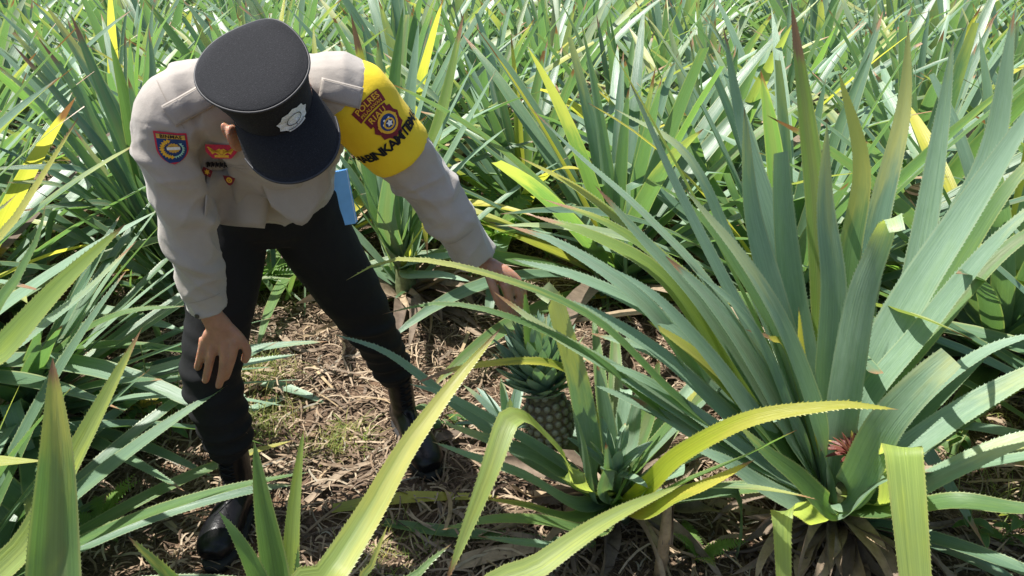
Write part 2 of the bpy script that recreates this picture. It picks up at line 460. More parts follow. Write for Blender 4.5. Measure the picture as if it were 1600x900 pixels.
# ---- hero plants: leaf by leaf
class Hero:
    def __init__(s, name, base, label, group=None):
        s.e = empty(name, base); tag(s.e, label, 'pineapple plant', group); s.base = Vector(base); s.k = 0
    def leaf(s, pts, W=.07, mat='leaf_hero', tw=0.0, face=0.0, root=True, name='leaf', teeth=True, N=26, blunt=0.0, cup=.26, side=None, label=None, rz=.1, wav=.02):
        pts = [at(*p) if not isinstance(p, Vector) else p for p in pts]
        if root:
            d = (pts[0]-s.base); d.z = 0
            if d.length > 0: d.normalize()
            pts = [s.base+d*.035+Vector((0, 0, rz))] + pts
        s.k += 1
        V, F, UV = leaf_geo(pts, W, side, tw, face, cup, N, teeth, blunt, seed=s.k*7+hash(round(W*1e4)) % 97, wav=wav)
        o = mk(name, leaf_mesh(V, F, UV), M[mat], s.e)
        if label: o['label'] = label
        return o
    def fill(s, n, L, W, seed, az0, az1, elmax=75, elmin=20, mats=('leaf_hero', 'leaf', 'leaf_fresh'), droop=1.0, teeth=True, zc=.14):
        rs = random.Random(seed)
        for pts, f, h in rosette_paths(n, L, rs, az0, az1, elmax, elmin, droop, zc):
            V, F, UV = leaf_geo([p+s.base for p in pts], W*rs.uniform(.8, 1.1), side_of(h), rs.uniform(-.35, .35), 0, rs.uniform(.2, .35), 16, teeth, 0, seed=seed+s.k, wav=.02)
            s.k += 1
            mk('leaf', leaf_mesh(V, F, UV), M[rs.choice(mats)], s.e)
    def stem(s, h=.16, r=.05):
        me = stem_mesh(h, r, s.k)
        for v in me.vertices: v.co += s.base
        mk('stem', me, M['stem'], s.e)
    def dry(s, n, seed, L=.5, W=(.03, .055)):
        rs = random.Random(seed)
        for i, pts in enumerate(dry_paths(n, rs, L)):
            V, F, UV = leaf_geo([p+s.base for p in pts], rs.uniform(*W), None, rs.uniform(-2.4, 2.4), cup=rs.uniform(.3, 1.0), N=12, wav=.18, seed=i)
            mk('dry_leaf', leaf_mesh(V, F, UV), M['dry'], s.e)

# plant A: the big one on the right
A = Hero('pineapple_plant', (.95, 1.66, 0), 'largest pineapple plant, broad pale waxy leaves fanning out at the right with red bud')
A.stem(.2, .06)
for pts, W, k in [
    # long ones arching to the left over the fruiting plant
    ([(1130, 640, 1.6), (1010, 480, 1.58), (880, 385, 1.58), (790, 352, 1.6)], .085, dict(face=.35)),
    ([(1150, 600, 1.7), (1040, 440, 1.72), (930, 370, 1.75), (825, 335, 1.8)], .08, dict(mat='leaf_lime', face=.35)),
    ([(1165, 560, 1.76), (1060, 430, 1.82), (950, 350, 1.86), (845, 310, 1.9)], .06, dict(mat='leaf_lime', face=.3)),
    ([(1150, 660, 1.56), (1040, 560, 1.54), (930, 490, 1.54), (840, 460, 1.55)], .06, dict(face=.45)),
    ([(1190, 620, 1.68), (1090, 470, 1.7), (1000, 370, 1.72), (930, 290, 1.74)], .07, dict(face=.4)),
    ([(1200, 680, 1.58), (1110, 560, 1.56), (1030, 470, 1.55), (960, 420, 1.55)], .07, dict(face=.45)),
    ([(1190, 720, 1.54), (1090, 650, 1.5), (1000, 590, 1.48), (920, 560, 1.48)], .06, dict(face=.4)),
    ([(1080, 640, 1.5), (930, 500, 1.46), (760, 428, 1.45), (620, 405, 1.46), (541, 438, 1.45)], .036, dict(mat='leaf_fresh', face=.3)),
    ([(1060, 660, 1.5), (930, 560, 1.45), (800, 497, 1.42), (690, 474, 1.42), (598, 491, 1.42)], .034, dict(mat='leaf_fresh', face=.3)),
    ([(1120, 680, 1.52), (980, 590, 1.48), (860, 520, 1.48), (770, 455, 1.5)], .06, dict(face=.4)),
    ([(1180, 650, 1.62), (1060, 520, 1.6), (920, 440, 1.6), (800, 405, 1.62)], .075, dict(face=.35)),
    ([(1150, 520, 1.9), (1030, 400, 2.0), (910, 300, 2.1), (810, 245, 2.15)], .06, dict(mat='leaf_lime', face=.3)),
    ([(1130, 480, 1.9), (1010, 340, 2.0), (900, 240, 2.1), (825, 165, 2.15)], .06, dict()),
    # upright to the upper left
    ([(1205, 560, 1.78), (1130, 400, 1.88), (1040, 230, 1.95), (945, 58, 2.02)], .07, dict(mat='leaf_fresh', face=-.3)),
    ([(1225, 560, 1.7), (1150, 420, 1.74), (1085, 330, 1.76), (1005, 275, 1.78)], .062, dict(face=-.4)),
    ([(1215, 600, 1.66), (1130, 440, 1.68), (1060, 300, 1.72), (985, 130, 1.76)], .066, dict(face=.35)),
    ([(1285, 690, 1.56), (1235, 540, 1.52), (1170, 420, 1.52), (1070, 295, 1.54)], .072, dict(face=.5)),
    ([(1240, 590, 1.72), (1200, 440, 1.76), (1172, 320, 1.8), (1163, 168, 1.84)], .092, dict(face=.5)),
    ([(1262, 600, 1.76), (1235, 450, 1.82), (1222, 320, 1.86), (1219, 238, 1.88)], .09, dict(face=.5, blunt=.16)),
    ([(1292, 600, 1.70), (1300, 450, 1.74), (1288, 320, 1.78), (1292, 190, 1.82)], .09, dict(face=.5)),
    ([(1320, 610, 1.62), (1345, 470, 1.62), (1375, 385, 1.62), (1392, 338, 1.60), (1402, 362, 1.56)], .085, dict(face=.45, blunt=.12)),
    ([(1310, 580, 1.86), (1325, 400, 1.96), (1345, 260, 2.05), (1310, 110, 2.1)], .085, dict(mat='leaf_fresh')),
    # to the right
    ([(1345, 620, 1.72), (1420, 470, 1.78), (1510, 330, 1.82), (1640, 130, 1.86)], .105, dict(face=.55)),
    ([(1350, 630, 1.82), (1440, 440, 1.95), (1545, 250, 2.05), (1585, 15, 2.12)], .095, dict(face=.4)),
    ([(1350, 640, 1.66), (1440, 520, 1.68), (1545, 390, 1.68), (1660, 280, 1.66)], .075, dict(face=.3)),
    ([(1375, 620, 1.76), (1460, 510, 1.82), (1560, 400, 1.86), (1680, 320, 1.86)], .08, dict(mat='leaf_fresh', face=.2)),
    ([(1335, 760, 1.5), (1380, 670, 1.42), (1440, 600, 1.38), (1487, 558, 1.37)], .092, dict(face=.85, blunt=.22)),
    ([(1370, 720, 1.54), (1450, 620, 1.5), (1540, 550, 1.48), (1640, 515, 1.44)], .07, dict(face=.3)),
    ([(1390, 730, 1.6), (1480, 660, 1.6), (1580, 600, 1.58), (1700, 540, 1.54)], .085, dict(face=.4)),
    ([(1400, 780, 1.52), (1490, 735, 1.48), (1590, 690, 1.46), (1720, 660, 1.42)], .075, dict(face=.3)),
    ([(1400, 800, 1.45), (1490, 785, 1.38), (1590, 795, 1.34), (1700, 800, 1.3)], .075, dict(mat='leaf_fresh', face=.1)),
    ([(1290, 560, 1.95), (1278, 350, 2.1), (1258, 170, 2.2), (1236, 2, 2.25)], .085, dict(mat='leaf_lime', face=.4)),
    ([(1400, 560, 1.86), (1440, 380, 2.0), (1470, 200, 2.1), (1490, 60, 2.15)], .08, dict(face=.3)),
    ([(1335, 560, 1.9), (1370, 350, 2.05), (1410, 180, 2.15), (1420, 40, 2.2)], .08, dict(mat='leaf', face=.4)),
    ([(1250, 560, 1.9), (1215, 380, 2.0), (1160, 200, 2.1), (1130, 40, 2.15)], .075, dict(face=.4)),
    ([(1225, 570, 1.85), (1140, 380, 1.95), (1070, 240, 2.0), (960, 170, 2.05)], .06, dict(face=.3)),
    ([(1390, 600, 1.8), (1480, 440, 1.9), (1570, 300, 1.95), (1660, 200, 2.0)], .07, dict(mat='leaf_fresh', face=.3)),
    # lower ones closing the gap towards the fruiting plant
    ([(1230, 745, 1.56), (1120, 690, 1.52), (1020, 640, 1.5), (925, 600, 1.5)], .07, dict(face=.45)),
    ([(1240, 770, 1.54), (1150, 720, 1.5), (1070, 670, 1.48), (985, 620, 1.48)], .075, dict(face=.45)),
    ([(1215, 700, 1.62), (1110, 610, 1.6), (1020, 550, 1.6), (920, 520, 1.62)], .07, dict(face=.4)),
    ([(1240, 720, 1.6), (1150, 620, 1.57), (1080, 550, 1.56), (1010, 500, 1.56)], .075, dict(mat='leaf_fresh', face=.4)),
    ([(1250, 790, 1.5), (1190, 760, 1.47), (1130, 720, 1.45), (1060, 690, 1.45)], .07, dict(face=.4)),
    ([(1250, 700, 1.62), (1180, 570, 1.62), (1110, 470, 1.64), (1040, 400, 1.66)], .08, dict(face=.5)),
    # short ones at the front
    ([(1290, 790, 1.46), (1245, 745, 1.42), (1195, 705, 1.40), (1150, 660, 1.42)], .07, dict(mat='leaf_fresh', face=.6)),
    ([(1330, 800, 1.46), (1375, 755, 1.42), (1415, 735, 1.4), (1440, 720, 1.39)], .07, dict(face=.4, blunt=.4)),
    ([(1260, 720, 1.64), (1200, 560, 1.62), (1150, 480, 1.6), (1080, 420, 1.58)], .06, dict(face=.4)),
    ([(1265, 640, 1.7), (1252, 560, 1.7), (1248, 480, 1.7)], .045, dict(mat='leaf_yellow', face=.5)),
    ([(1230, 560, 1.7), (1205, 530, 1.66), (1165, 515, 1.62)], .04, dict(mat='leaf_yellow', face=.3)),
]: A.leaf(pts, W*1.06, **k)
# two leaves snapped over so that their ends hang towards the viewer
A.leaf([(1395, 790, 1.5), (1404, 722, 1.44), (1408, 701, 1.37), (1411, 710, 1.345), (1420, 800, 1.26), (1432, 930, 1.16)], .095, 'leaf_sunlit', side=(-1, 0, 0), cup=.1, blunt=.35, face=0, N=34, rz=.15, label='bright yellow-green leaf snapped over, its end hanging down')
A.leaf([(1290, 815, 1.48), (1262, 800, 1.42), (1238, 797, 1.37), (1222, 803, 1.33), (1220, 830, 1.29), (1224, 930, 1.21)], .06, 'leaf_sunlit', side=(-.9, -.4, 0), cup=.3, blunt=.3, N=34)
A.fill(12, .8, .07, 61, -60, 130, 60, 12, teeth=True)
A.dry(60, 5, .42, (.02, .06))

# plant B: the fruiting plant
B = Hero('pineapple_plant', (.31, 1.70, 0), 'pineapple plant bearing the crowned fruit under the reaching hand')
B.stem(.22, .05)
for pts, W, k in [
    ([(850, 735, 1.62), (720, 640, 1.6), (610, 555, 1.6), (517, 521, 1.58)], .05, dict(mat='leaf_hero', face=.3)),
    ([(870, 720, 1.56), (790, 670, 1.5), (700, 620, 1.46), (640, 600, 1.42)], .055, dict(face=.3)),
    ([(905, 760, 1.58), (840, 715, 1.52), (770, 690, 1.48), (690, 660, 1.44)], .065, dict(face=.35)),
    ([(900, 790, 1.5), (820, 745, 1.44), (740, 715, 1.4), (675, 690, 1.38)], .06, dict(face=.2)),
    ([(930, 745, 1.6), (905, 610, 1.55), (880, 520, 1.53), (860, 456, 1.52), (846, 468, 1.5)], .07, dict(face=.7, blunt=.2)),
    ([(960, 740, 1.66), (985, 690, 1.7), (1000, 600, 1.74)], .06, dict(face=.3)),
    ([(985, 720, 1.72), (1015, 640, 1.8), (1030, 560, 1.86)], .06, dict(mat='leaf_fresh', face=.2)),
    ([(945, 770, 1.52), (950, 735, 1.48), (946, 690, 1.46)], .05, dict(face=.6)),
    ([(925, 780, 1.54), (910, 690, 1.46), (895, 640, 1.44)], .04, dict(face=.3)),
    ([(965, 780, 1.5), (985, 740, 1.48), (1010, 700, 1.48)], .04, dict(mat='leaf_fresh', face=.4)),
    ([(940, 740, 1.64), (930, 650, 1.62), (900, 590, 1.6), (840, 565, 1.56), (720, 575, 1.5), (640, 603, 1.46)], .034, dict(mat='leaf_yellow', face=.4)),
    ([(900, 810, 1.46), (820, 790, 1.4), (760, 780, 1.36)], .055, dict(mat='leaf_fresh', face=.1)),
    ([(930, 830, 1.44), (850, 815, 1.36), (770, 812, 1.32), (690, 828, 1.28)], .06, dict(mat='leaf_fresh', face=.1)),
    ([(900, 850, 1.4), (830, 850, 1.34), (745, 838, 1.3)], .055, dict(face=.1)),
    ([(985, 800, 1.46), (1020, 755, 1.42), (1070, 735, 1.4)], .065, dict(face=.4, blunt=.3)),
]: B.leaf(pts, W, **k)
B.leaf([(905, 765, 1.5), (880, 715, 1.44), (840, 670, 1.38), (822, 655, 1.345), (806, 650, 1.325), (791, 662, 1.30), (765, 735, 1.22), (728, 830, 1.14), (695, 915, 1.07)], .072, 'leaf_sunlit', side=(-.95, -.25, 0), face=.5, cup=.2, N=40, label='sunlit leaf folded over at the middle')
B.leaf([(1010, 760, 1.42), (1060, 712, 1.36), (1170, 655, 1.28), (1300, 634, 1.22), (1345, 634, 1.2), (1405, 640, 1.18)], .052, 'leaf_gold', face=.75, N=34, cup=.15, label='bright yellow leaf with a scorched brown tip')
B.leaf([(1000, 790, 1.42), (1070, 755, 1.36), (1160, 715, 1.30), (1245, 672, 1.26)], .07, 'leaf_fresh', face=.3, N=30, tw=.5)
B.leaf([(1010, 800, 1.4), (1060, 775, 1.34), (1110, 755, 1.30), (1180, 718, 1.28)], .06, 'leaf_yellow', face=.5, N=24)
B.fill(16, .62, .058, 71, -60, 120, 70, 18)
B.dry(20, 8, .42, (.03, .07))

# plant E: just below the frame, its leaves reach up into the view
E = Hero('pineapple_plant', (-.30, .55, 0), 'pineapple plant at the bottom edge with long sunlit leaf in front of the boots')
E.stem()
E.leaf([(455, 1000, .64), (517, 900, .70), (580, 800, .77), (637, 700, .84), (712, 597, .92), (783, 512, 1.0)], .060, 'leaf_sunlit', face=.62, N=40, cup=.5, teeth=.62, label='long sunlit leaf crossing the lower middle')
E.leaf([(720, 985, .86), (850, 880, .94), (960, 806, 1.02), (1066, 757, 1.1)], .060, 'leaf_sunlit', face=.6, N=36, cup=.4, teeth=.7)
E.leaf([(620, 960, .98), (660, 890, 1.04), (705, 850, 1.08)], .04, 'leaf_fresh', face=.5)
E.leaf([(560, 950, .96), (578, 890, 1.0), (606, 820, 1.04)], .032, 'leaf_fresh', face=.5)
D = Hero('pineapple_plant', (-.42, .98, 0), 'young pineapple plant with upright narrow leaves in front of the near boot')
D.stem()
D.leaf([(440, 980, .96), (428, 880, .99), (410, 780, 1.02), (397, 688, 1.05)], .066, 'leaf_fresh', face=.6, cup=.45, teeth=.7)
D.leaf([(455, 980, 1.0), (456, 880, 1.02), (462, 780, 1.05), (474, 672, 1.08)], .046, 'leaf_sunlit', face=.5, cup=.4, teeth=.7)
D.leaf([(430, 990, .92), (400, 900, .94), (370, 840, .95), (341, 798, .96)], .058, 'leaf_fresh', face=.6, cup=.4, teeth=.7)
D.leaf([(466, 960, .97), (464, 910, .98), (466, 852, 1.0)], .03, 'leaf_fresh', face=.5)
D.leaf([(330, 980, .92), (262, 900, .90), (200, 838, .9)], .05, 'leaf_fresh', face=.5)
D.fill(8, .42, .05, 91, 180, 360, 70, 20, ('leaf_fresh', 'leaf'))
L1 = Hero('pineapple_plant', (-.86, .70, 0), 'pineapple plant at the lower left corner with one tall broad leaf')
L1.stem()
L1.leaf([(85, 1000, .80), (88, 850, .85), (90, 700, .90), (82, 558, .95)], .105, 'leaf_fresh', face=.7, N=36, teeth=.65, cup=.4)
L1.leaf([(-50, 1000, .82), (50, 840, .9), (130, 690, .98), (222, 512, 1.06)], .062, 'leaf_sunlit', face=.45, N=36, teeth=.65, cup=.45)
L1.leaf([(40, 1000, .82), (80, 900, .84), (120, 832, .86)], .03, 'leaf_yellow', face=.4)
L2 = Hero('pineapple_plant', (-1.42, 1.30, 0), 'pineapple plant at the left edge with pale sunlit leaf ends')
L2.stem()
L2.leaf([(-80, 640, 1.30), (10, 540, 1.36), (100, 440, 1.42), (196, 350, 1.48)], .085, 'leaf_sunlit', face=.6, N=34)
L2.leaf([(-60, 620, 1.40), (40, 530, 1.46), (130, 460, 1.5), (215, 375, 1.55)], .055, 'leaf_hero', face=.3)
L2.leaf([(-60, 480, 1.4), (20, 350, 1.45), (70, 270, 1.5), (122, 184, 1.55)], .045, 'leaf_fresh', face=.4)
L2.leaf([(-30, 560, 1.3), (30, 430, 1.32), (60, 370, 1.34), (72, 315, 1.35)], .06, 'leaf_fresh', face=.5)
L2.leaf([(-60, 420, 1.5), (0, 330, 1.52), (30, 300, 1.55)], .05, 'leaf_fresh', face=.4)
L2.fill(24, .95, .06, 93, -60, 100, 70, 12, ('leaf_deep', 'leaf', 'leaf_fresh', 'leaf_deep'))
L3 = Hero('pineapple_plant', (-1.72, 2.15, 0), 'pineapple plant at the left with long low leaves reaching towards the rear knee')
L3.stem()
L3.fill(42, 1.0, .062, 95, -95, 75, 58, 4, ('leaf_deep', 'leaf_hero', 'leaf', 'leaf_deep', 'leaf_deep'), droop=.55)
L3.leaf([(0, 640, 2.1), (100, 540, 2.05), (190, 490, 2.0), (290, 478, 1.98)], .05, 'leaf_fresh', face=.3)
L3.dry(10, 15)

# plant H behind the left shoulder, plant G behind the man
Hh = Hero('pineapple_plant', (-1.50, 3.02, 0), 'dark green pineapple plant fanning left behind the shoulder-patch arm')
Hh.stem(.25, .06)
for pts, W, k in [
    ([(150, 270, 2.9), (60, 160, 2.85), (-20, 90, 2.8)], .075, {}), ([(170, 240, 2.95), (110, 130, 2.95), (60, 60, 2.95)], .075, {}),
    ([(150, 290, 2.85), (70, 210, 2.75), (-20, 165, 2.7)], .075, {}), ([(140, 310, 2.8), (60, 260, 2.7), (-30, 220, 2.6)], .07, {}),
    ([(200, 240, 3.0), (150, 120, 3.05), (110, 20, 3.1)], .075, {}), ([(215, 240, 3.0), (195, 150, 3.0), (172, 60, 3.0)], .085, dict(mat='leaf_fresh')),
    ([(180, 300, 2.8), (120, 265, 2.65), (40, 262, 2.55), (-30, 265, 2.5)], .065, {}), ([(190, 330, 2.8), (120, 320, 2.65), (30, 330, 2.5)], .06, {}),
    ([(190, 200, 3.1), (120, 80, 3.2), (70, 5, 3.25)], .085, {}), ([(200, 280, 2.8), (165, 190, 2.72), (120, 120, 2.7)], .085, {}), ([(160, 330, 2.75), (90, 290, 2.6), (10, 285, 2.5)], .075, {}), ([(175, 260, 2.9), (90, 150, 2.88), (20, 70, 2.86)], .085, {}), ([(225, 250, 2.95), (215, 190, 2.9), (200, 120, 2.88)], .085, {}), ([(235, 220, 3.05), (240, 120, 3.1), (232, 40, 3.15)], .07, {}),
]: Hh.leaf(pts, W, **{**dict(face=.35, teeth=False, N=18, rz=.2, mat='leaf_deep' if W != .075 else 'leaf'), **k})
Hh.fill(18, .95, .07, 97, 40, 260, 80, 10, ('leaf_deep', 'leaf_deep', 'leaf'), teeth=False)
Gp = Hero('pineapple_plant', (-.50, 3.10, 0), 'pineapple plant standing directly behind the man with dead leaves at its foot')
Gp.stem(.25, .06)
for pts, W, k in [
    ([(610, 330, 3.05), (600, 200, 3.05), (590, 60, 3.05)], .09, {}), ([(630, 320, 3.0), (650, 200, 3.0), (690, 60, 3.0)], .085, {}),
    ([(640, 340, 2.95), (680, 230, 2.9), (745, 90, 2.85)], .075, {}), ([(590, 330, 2.95), (555, 260, 2.85), (520, 200, 2.8)], .08, {}),
    ([(580, 340, 2.9), (545, 280, 2.8), (500, 240, 2.7)], .075, {}), ([(620, 310, 3.15), (615, 160, 3.25), (630, 10, 3.3)], .085, dict(mat='leaf_fresh')),
    ([(645, 350, 2.95), (720, 260, 2.85), (790, 200, 2.8)], .06, {}), ([(600, 300, 3.2), (575, 150, 3.25), (548, 20, 3.3)], .08, dict(mat='leaf_yellow')),
    ([(640, 390, 2.85), (665, 350, 2.7), (663, 345, 2.66), (668, 400, 2.62)], .05, dict(mat='leaf_yellow')),
    ([(640, 410, 2.85), (700, 400, 2.7), (760, 395, 2.6)], .06, {}), ([(640, 430, 2.85), (690, 430, 2.7), (735, 440, 2.6)], .06, {}),
    ([(600, 350, 2.9), (590, 240, 2.85), (570, 130, 2.85)], .09, {}), ([(635, 330, 3.05), (640, 180, 3.1), (655, 30, 3.15)], .09, {}), ([(645, 330, 3.1), (690, 180, 3.2), (725, 20, 3.25)], .085, dict(mat='leaf_lime')), ([(590, 340, 3.0), (560, 200, 3.05), (530, 60, 3.1)], .085, {}),
    ([(650, 350, 3.0), (710, 230, 3.0), (775, 110, 3.0)], .07, {}), ([(605, 350, 2.85), (615, 250, 2.75), (628, 170, 2.72)], .09, {}), ([(585, 360, 2.85), (548, 310, 2.75), (525, 290, 2.7)], .07, {}), ([(650, 400, 2.85), (700, 350, 2.7), (745, 330, 2.65)], .06, {}),
]: Gp.leaf(pts, W, face=.4, teeth=False, N=18, rz=.2, **k)
Gp.fill(14, .9, .07, 99, 20, 180, 82, 25, ('leaf', 'leaf_hero', 'leaf_fresh'), teeth=False)
Gp.dry(40, 25, .65, (.03, .08))

# ---- individually placed plants of the middle ground
mid = [
    (.52, 3.25, 1.0, 1, 'upright pineapple plant in the middle with leaves splayed above the reaching hand'),
    (1.18, 2.85, 1.05, 0, 'pineapple plant standing directly behind the largest plant'),
    (1.95, 2.55, 1.05, 3, 'pineapple plant at the right edge behind the broad pale leaves'),
    (2.05, 1.75, .85, 2, 'pineapple plant cut by the right edge at mid-height'),
    (-2.45, 2.95, 1.0, 4, 'pineapple plant at the far left edge behind the low leaves'),
    (-2.35, 2.25, 1.1, 1, 'pineapple plant cut by the left edge at mid-height'),
    (-2.15, 1.50, 1.05, 3, 'pineapple plant cut by the left edge below the middle'),
    (-1.02, 3.75, .95, 2, 'pineapple plant seen between the cap and the left plant'),
    (-2.1, 3.95, 1.0, 0, 'pineapple plant behind the dark one at the upper left'),
    (.05, 4.15, .95, 3, 'pineapple plant behind the yellow armband'),
    (-.75, 4.55, 1.0, 1, 'pineapple plant just above the black cap'),
    (1.15, 4.05, 1.0, 4, 'pineapple plant in the second row right of the middle'),
    (2.15, 3.75, 1.05, 1, 'pineapple plant in the second row towards the right edge'),
    (3.0, 3.0, 1.0, 0, 'pineapple plant in the upper right corner'),
    (3.3, 4.2, 1.0, 2, 'pineapple plant beyond the upper right corner one'),
    (-3.1, 4.0, 1.0, 3, 'pineapple plant in the upper left corner'),
    (-1.75, 4.95, 1.0, 4, 'third row pineapple plant above the left shoulder'),
    (.75, 5.05, 1.0, 2, 'third row pineapple plant above the middle'),
    (1.8, 4.95, 1.0, 0, 'third row pineapple plant right of the middle'),
    (-2.8, 5.1, 1.0, 1, 'third row pineapple plant at the upper left'),
    (2.85, 5.2, 1.0, 3, 'third row pineapple plant at the upper right'),
    (-.2, 5.45, 1.0, 0, 'third row pineapple plant behind the cap'),
]
for x, y, s, pi, lb in mid:
    place_plant(protos[pi], x, y, random.uniform(0, 6.28), s*1.14, lb, 'pineapple plants of the middle ground')
yy = 6.3; row = 0
while yy < 14.2:
    half = 0.80*yy+1.2; x = -half+random.uniform(0, .5)
    while x < half:
        place_far(x+random.uniform(-.2, .2), yy+random.uniform(-.25, .25), random.uniform(0, 6.28), random.uniform(.88, 1.12),
                  'distant pineapple plant merging into the rows along the top of the picture', 'distant rows of pineapple plants')
        x += 1.25
    yy += 1.25; row += 1
# ------------------------------------------------------------------ fruits
def eye_mesh():
    V = []; F = []
    for i in range(6):
        a = i*math.pi/3+math.pi/6; V.append((math.cos(a)*.0125, math.sin(a)*.0125, -.003))
    for i in range(6):
        a = i*math.pi/3+math.pi/6; V.append((math.cos(a)*.0095, math.sin(a)*.0095, .004))
    V.append((0, .001, .006)); V.append((0, .0055, .0085))
    for i in range(6): F.append((i, (i+1) % 6, 6+(i+1) % 6, 6+i))
    for i in range(6): F.append((6+i, 6+(i+1) % 6, 12))
    F.append((6, 7, 13)); F.append((7, 8, 13)); F.append((8, 6, 13))
    return mesh_from(V, F, smooth=True)
def eye_material():
    m, t = new_mat('fruit eye'); g = NT(t)
    co = g.n('ShaderNodeTexCoord').outputs['Object']; sep = g.n('ShaderNodeSeparateXYZ'); g.link(co, sep.inputs[0])
    nz = g.noise(co, 260, 3)
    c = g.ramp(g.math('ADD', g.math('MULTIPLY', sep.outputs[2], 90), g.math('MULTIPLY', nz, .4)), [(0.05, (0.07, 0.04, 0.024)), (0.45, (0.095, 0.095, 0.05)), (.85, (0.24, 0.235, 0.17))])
    p = g.n('ShaderNodeBsdfPrincipled'); g.link(c, p.inputs['Base Color']); p.inputs['Roughness'].default_value = .55
    o = g.n('ShaderNodeOutputMaterial'); g.link(p.outputs[0], o.inputs[0])
    return m
M['eye'] = eye_material()
M['leaf_under'] = leaf_material('undergrowth leaf', [(0.03, 0.075, 0.025), (0.045, 0.10, 0.035), (0.10, 0.16, 0.04), (0.035, 0.085, 0.03)], island=True, top_bloom=.1, glauc_f=.3)
M['flesh'] = plain('fruit rind', (0.09, 0.075, 0.035), .7, .3, 60, .4, .3, 120)
EYE = eye_mesh(); EYE.materials.append(M['eye'])
M['red_bud'] = leaf_material('red bud bract', [(0.12, 0.032, 0.03), (0.16, 0.055, 0.05), (0.10, 0.04, 0.035)], transl=.2, trans_col=(.5, .12, .08), glauc=(0.20, .12, .10), glauc_f=.25, tip=0.0, stripe=False)

def make_fruit(hero, c, rad, half, tilt, seed, crown_n=64, crown_L=.15, label=None):
    """barrel of eyes with a spiral tuft of short leaves on top; c = centre of the barrel"""
    rs = random.Random(seed)
    V, F = [], []
    for i in range(11):
        u = -1+2*i/10; r = rad*(1-abs(u)**3*.62)
        for k in range(16): V.append((r*math.cos(k*math.pi/8), r*math.sin(k*math.pi/8), half*u))
    for i in range(10):
        for k in range(16): F.append((i*16+k, i*16+(k+1) % 16, (i+1)*16+(k+1) % 16, (i+1)*16+k))
    F.append(tuple(range(15, -1, -1))); F.append(tuple(160+k for k in range(16)))
    me = mesh_from(V, F)
    fr = bpy.data.objects.new('fruit', me); col.objects.link(fr); me.materials.append(M['flesh'])
    fr.parent = hero.e; fr.location = Vector(c)-hero.base
    fr.rotation_euler = tilt
    if label: fr['label'] = label
    rows = int(2*half/.0185)
    for i in range(rows):
        u = -0.93+1.86*i/(rows-1); r = rad*(1-abs(u)**3*.62)
        m = max(6, int(2*math.pi*r/.0235))
        for k in range(m):
            a = 2*math.pi*(k+.5*(i % 2))/m
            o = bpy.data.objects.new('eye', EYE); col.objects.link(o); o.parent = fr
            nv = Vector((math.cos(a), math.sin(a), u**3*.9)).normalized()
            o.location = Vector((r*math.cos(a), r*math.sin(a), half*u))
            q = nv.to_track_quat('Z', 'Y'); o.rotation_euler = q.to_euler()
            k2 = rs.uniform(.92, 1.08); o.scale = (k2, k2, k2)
    for i in range(crown_n):
        f = i/crown_n; az = i*2.39996; h = Vector((math.cos(az), math.sin(az), 0))
        el = R(88-56*f+rs.uniform(-6, 6)); ln = crown_L*(.75+.35*math.sin(f*3.1)-.25*f)*rs.uniform(.9, 1.1)
        p = Vector((0, 0, half*.93+.10*(1-f)))+h*(.010+.032*f); pts = [p.copy()]
        for k in range(5):
            e = el-R(18)*(k/4)*(.3+f)+R(34)*(k/4)**2*f
            p = p+(h*math.cos(e)+Vector((0, 0, math.sin(e))))*ln/5; pts.append(p.copy())
        Vv, Ff, Uu = leaf_geo(pts, .042*rs.uniform(.85, 1.1)*(.75+.4*f), side_of(h), 0, 0, .4, 8, False, 0, seed=i, base_w=1.0)
        lm = leaf_mesh(Vv, Ff, Uu); lm.materials.append(M['crown_leaf'])
        o = bpy.data.objects.new('crown_leaf', lm); col.objects.link(o); o.parent = fr
    return fr
make_fruit(B, at(858, 655, 1.64), .062, .082, (R(-12), R(-6), .4), 3, 92, .16, 'green pineapple fruit with dense blue-green crown')
# fruit stalk
def tube_mesh(pts, rads, seg=10, cap=True):
    P = [Vector(p) for p in pts]; V = []; F = []
    ref = None
    for i, p in enumerate(P):
        t = (P[min(i+1, len(P)-1)]-P[max(i-1, 0)]).normalized()
        if ref is None: ref = t.orthogonal().normalized()
        ref = (ref-t*ref.dot(t)).normalized(); b = t.cross(ref)
        for k in range(seg):
            a = 2*math.pi*k/seg; V.append(p+(ref*math.cos(a)+b*math.sin(a))*rads[i])
    for i in range(len(P)-1):
        for k in range(seg): F.append((i*seg+k, i*seg+(k+1) % seg, (i+1)*seg+(k+1) % seg, (i+1)*seg+k))
    if cap: F.append(tuple(range(seg-1, -1, -1))); F.append(tuple((len(P)-1)*seg+k for k in range(seg)))
    return mesh_from(V, F)
fc = at(858, 655, 1.64)
mk('fruit_stalk', tube_mesh([B.base+Vector((-.01, 0, .15)), B.base.lerp(fc, .6)+Vector((0, 0, .06)), fc-Vector((0, 0, .07))], [.022, .02, .022]), M['stem'], B.e)
